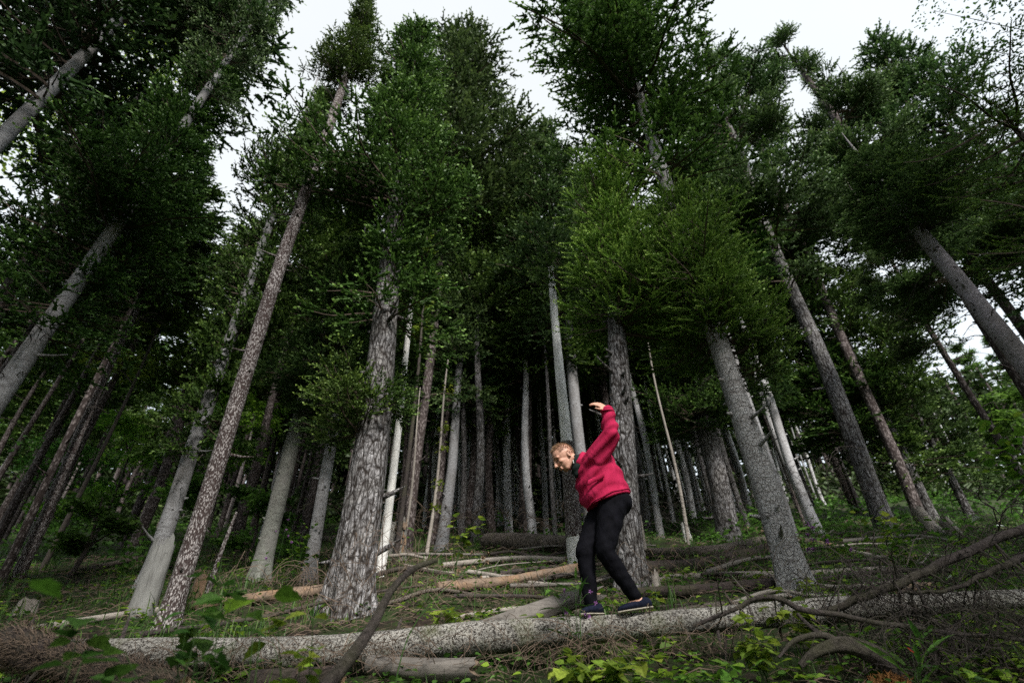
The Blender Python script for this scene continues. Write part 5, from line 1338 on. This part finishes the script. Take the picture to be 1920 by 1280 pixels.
# trousers
def trousers(bm):
    ellip(bm, J['pelvis'] + Vector((.012, -.01, -.045)), (.150, .165, .130), Matrix.Rotation(.5, 3, 'Y'))
    ellip(bm, J['pelvis'] + Vector((.045, -.055, -.07)), (.112, .12, .115)); ellip(bm, J['pelvis'] + Vector((.045, .06, -.06)), (.10, .10, .105))
    capsule(bm, J['hip_n'] + Vector((.0, -.005, -.02)), .128, J['kn_r'] + Vector((0, 0, .02)), .080, 18)
    capsule(bm, J['kn_r'], .078, J['an_r'] + Vector((-.012, 0, .045)), .054, 18)
    capsule(bm, J['hip_f'] + Vector((-.0, 0, -.02)), .118, J['kn_l'] + Vector((0, 0, .02)), .084, 18)
    capsule(bm, J['kn_l'], .075, J['an_l'] + Vector((0, 0, .035)), .055, 18)
solid('trousers', trousers, .009, TR, person, 5, lambda P, N_: fold(P, N_, .003, 2.7, (.8, 0, .6), 58))

# shoes: canvas slip-ons with a pale sole edge
navy = cloth_mat('navy_canvas', (.007, .009, .02), (.013, .016, .032), .8, 60); pale = flat_mat('pale_sole', (.36, .33, .27), .8)
for he, to in (('he_r', 'to_r'), ('he_l', 'to_l')):
    H, T = J[he], J[to]
    if he == 'he_l': H, T = Vector((.625, 4.47, .562)), Vector((.452, 4.33, .548))
    d = (T - H); Ls = d.length; d.normalize(); sd = d.cross(Vector((0, 0, 1))).normalized(); up = sd.cross(d)
    if up.z < 0: up = -up
    def prof(t): return .030 + .016 * math.sin(math.pi * min(1, t * 1.15)) if t < .95 else .030
    def shoe(bm, H=H, d=d, sd=sd, up=up, Ls=Ls):
        loft(bm, [(H + d * Ls * t + up * hgt * .55, sd * w, up * hgt * .55) for t, w, hgt in ((-.02, .018, .045), (.04, .032, .062), (.15, .037, .068), (.35, .037, .060), (.55, .043, .052), (.75, .047, .045), (.9, .040, .036), (.985, .024, .026), (1.02, .010, .018))], 20)
    s1 = solid('shoe', shoe, .005, navy, person, 2)
    def sole(bm, H=H, d=d, sd=sd, up=up, Ls=Ls):
        loft(bm, [(H + d * Ls * t - up * .002, sd * w, up * .008) for t, w in ((-.035, .012), (-.02, .026), (.06, .036), (.2, .040), (.4, .039), (.6, .046), (.78, .050), (.92, .042), (1.0, .026), (1.03, .012))], 16)
    solid('sole', sole, .004, pale, s1, 1)

# short reddish hair: a cap of fine bristles rooted on the skull
def hair():
    rg = np.random.default_rng(3); n = 9000; q = nrm(rg.normal(size=(n, 3)))   # forward, side, up
    k = (q[:, 2] > .30 + .55 * np.clip(q[:, 0], -1, 1)) | (q[:, 0] < -.35) & (q[:, 2] > -.45); k |= (np.abs(q[:, 1]) > .55) & (q[:, 2] > .12) & (q[:, 0] < .45); k &= ~((np.abs(q[:, 1]) > .6) & (q[:, 2] < -.05) & (q[:, 0] > -.45)); q = q[k]; n = len(q)
    B = np.array([FW, SD, UPv]); c = np.array(hp(-.012, 0, .028))
    P = (q * np.array([.098, .077, .092]) * S_) @ B + c; N_ = nrm((q / np.array([.098, .077, .092])) @ B)
    tl = nrm(N_ * .75 + np.array(FW) * .45 + rg.normal(0, .22, (n, 3))); L = rg.uniform(.006, .014, n)[:, None] * (1 + .8 * np.clip(q[:, 2:] + q[:, :1] * .5, 0, 1)); s = nrm(np.cross(tl, rg.normal(size=(n, 3)))) * .0011
    V = np.stack([P - N_ * .002 - s, P - N_ * .002 + s, P + tl * L], 1).reshape(-1, 3); mb = MB(); mb.add(V, np.arange(3 * n).reshape(-1, 3), 0, np.repeat(rg.uniform(0, 1, n), 3))
    m, nt, o = newmat('reddish_hair'); at = N(nt, 'Attribute', attribute_name='tone'); finish(nt, o, ramp(nt, at.outputs['Fac'], [(0, (.13, .07, .04)), (1, (.40, .26, .15))]), .5, spec=.3)
    h = mb.build('hair', m, person)
hair()
# brows, lids and lips
brow_m, eye_m = flat_mat('brow_hair', (.12, .06, .03), .8), flat_mat('dark_eye', (.02, .014, .012), .4)
for s in (-1, 1):
    mb = MB(); tube(mb, smooth_pts([hp(.095, s * .014, .024), hp(.090, s * .034, .030), hp(.074, s * .052, .024)], 8), [.002, .0035, .004, .004, .004, .0035, .003, .002], 5); mb.build('eyebrow', brow_m, person)
    mb = MB(); tube(mb, smooth_pts([hp(.083, s * .018, .004), hp(.084, s * .032, -.001), hp(.074, s * .044, .004)], 8), [.001, .003, .004, .004, .004, .003, .002, .001], 6); mb.build('eye', eye_m, person)
mb = MB(); tube(mb, smooth_pts([hp(.086, -.020, -.066), hp(.095, 0, -.0655), hp(.086, .020, -.066)], 8), [.001, .0025, .003, .003, .003, .003, .0025, .001], 5); mb.build('mouth', flat_mat('lip', (.22, .06, .05), .5), person)
for o in list(person.children): o.location = Vector(o.location) - Vector(person.location)
tag(person, 'young man in crimson jacket and black trousers balancing on the long log, one arm raised', 'person')
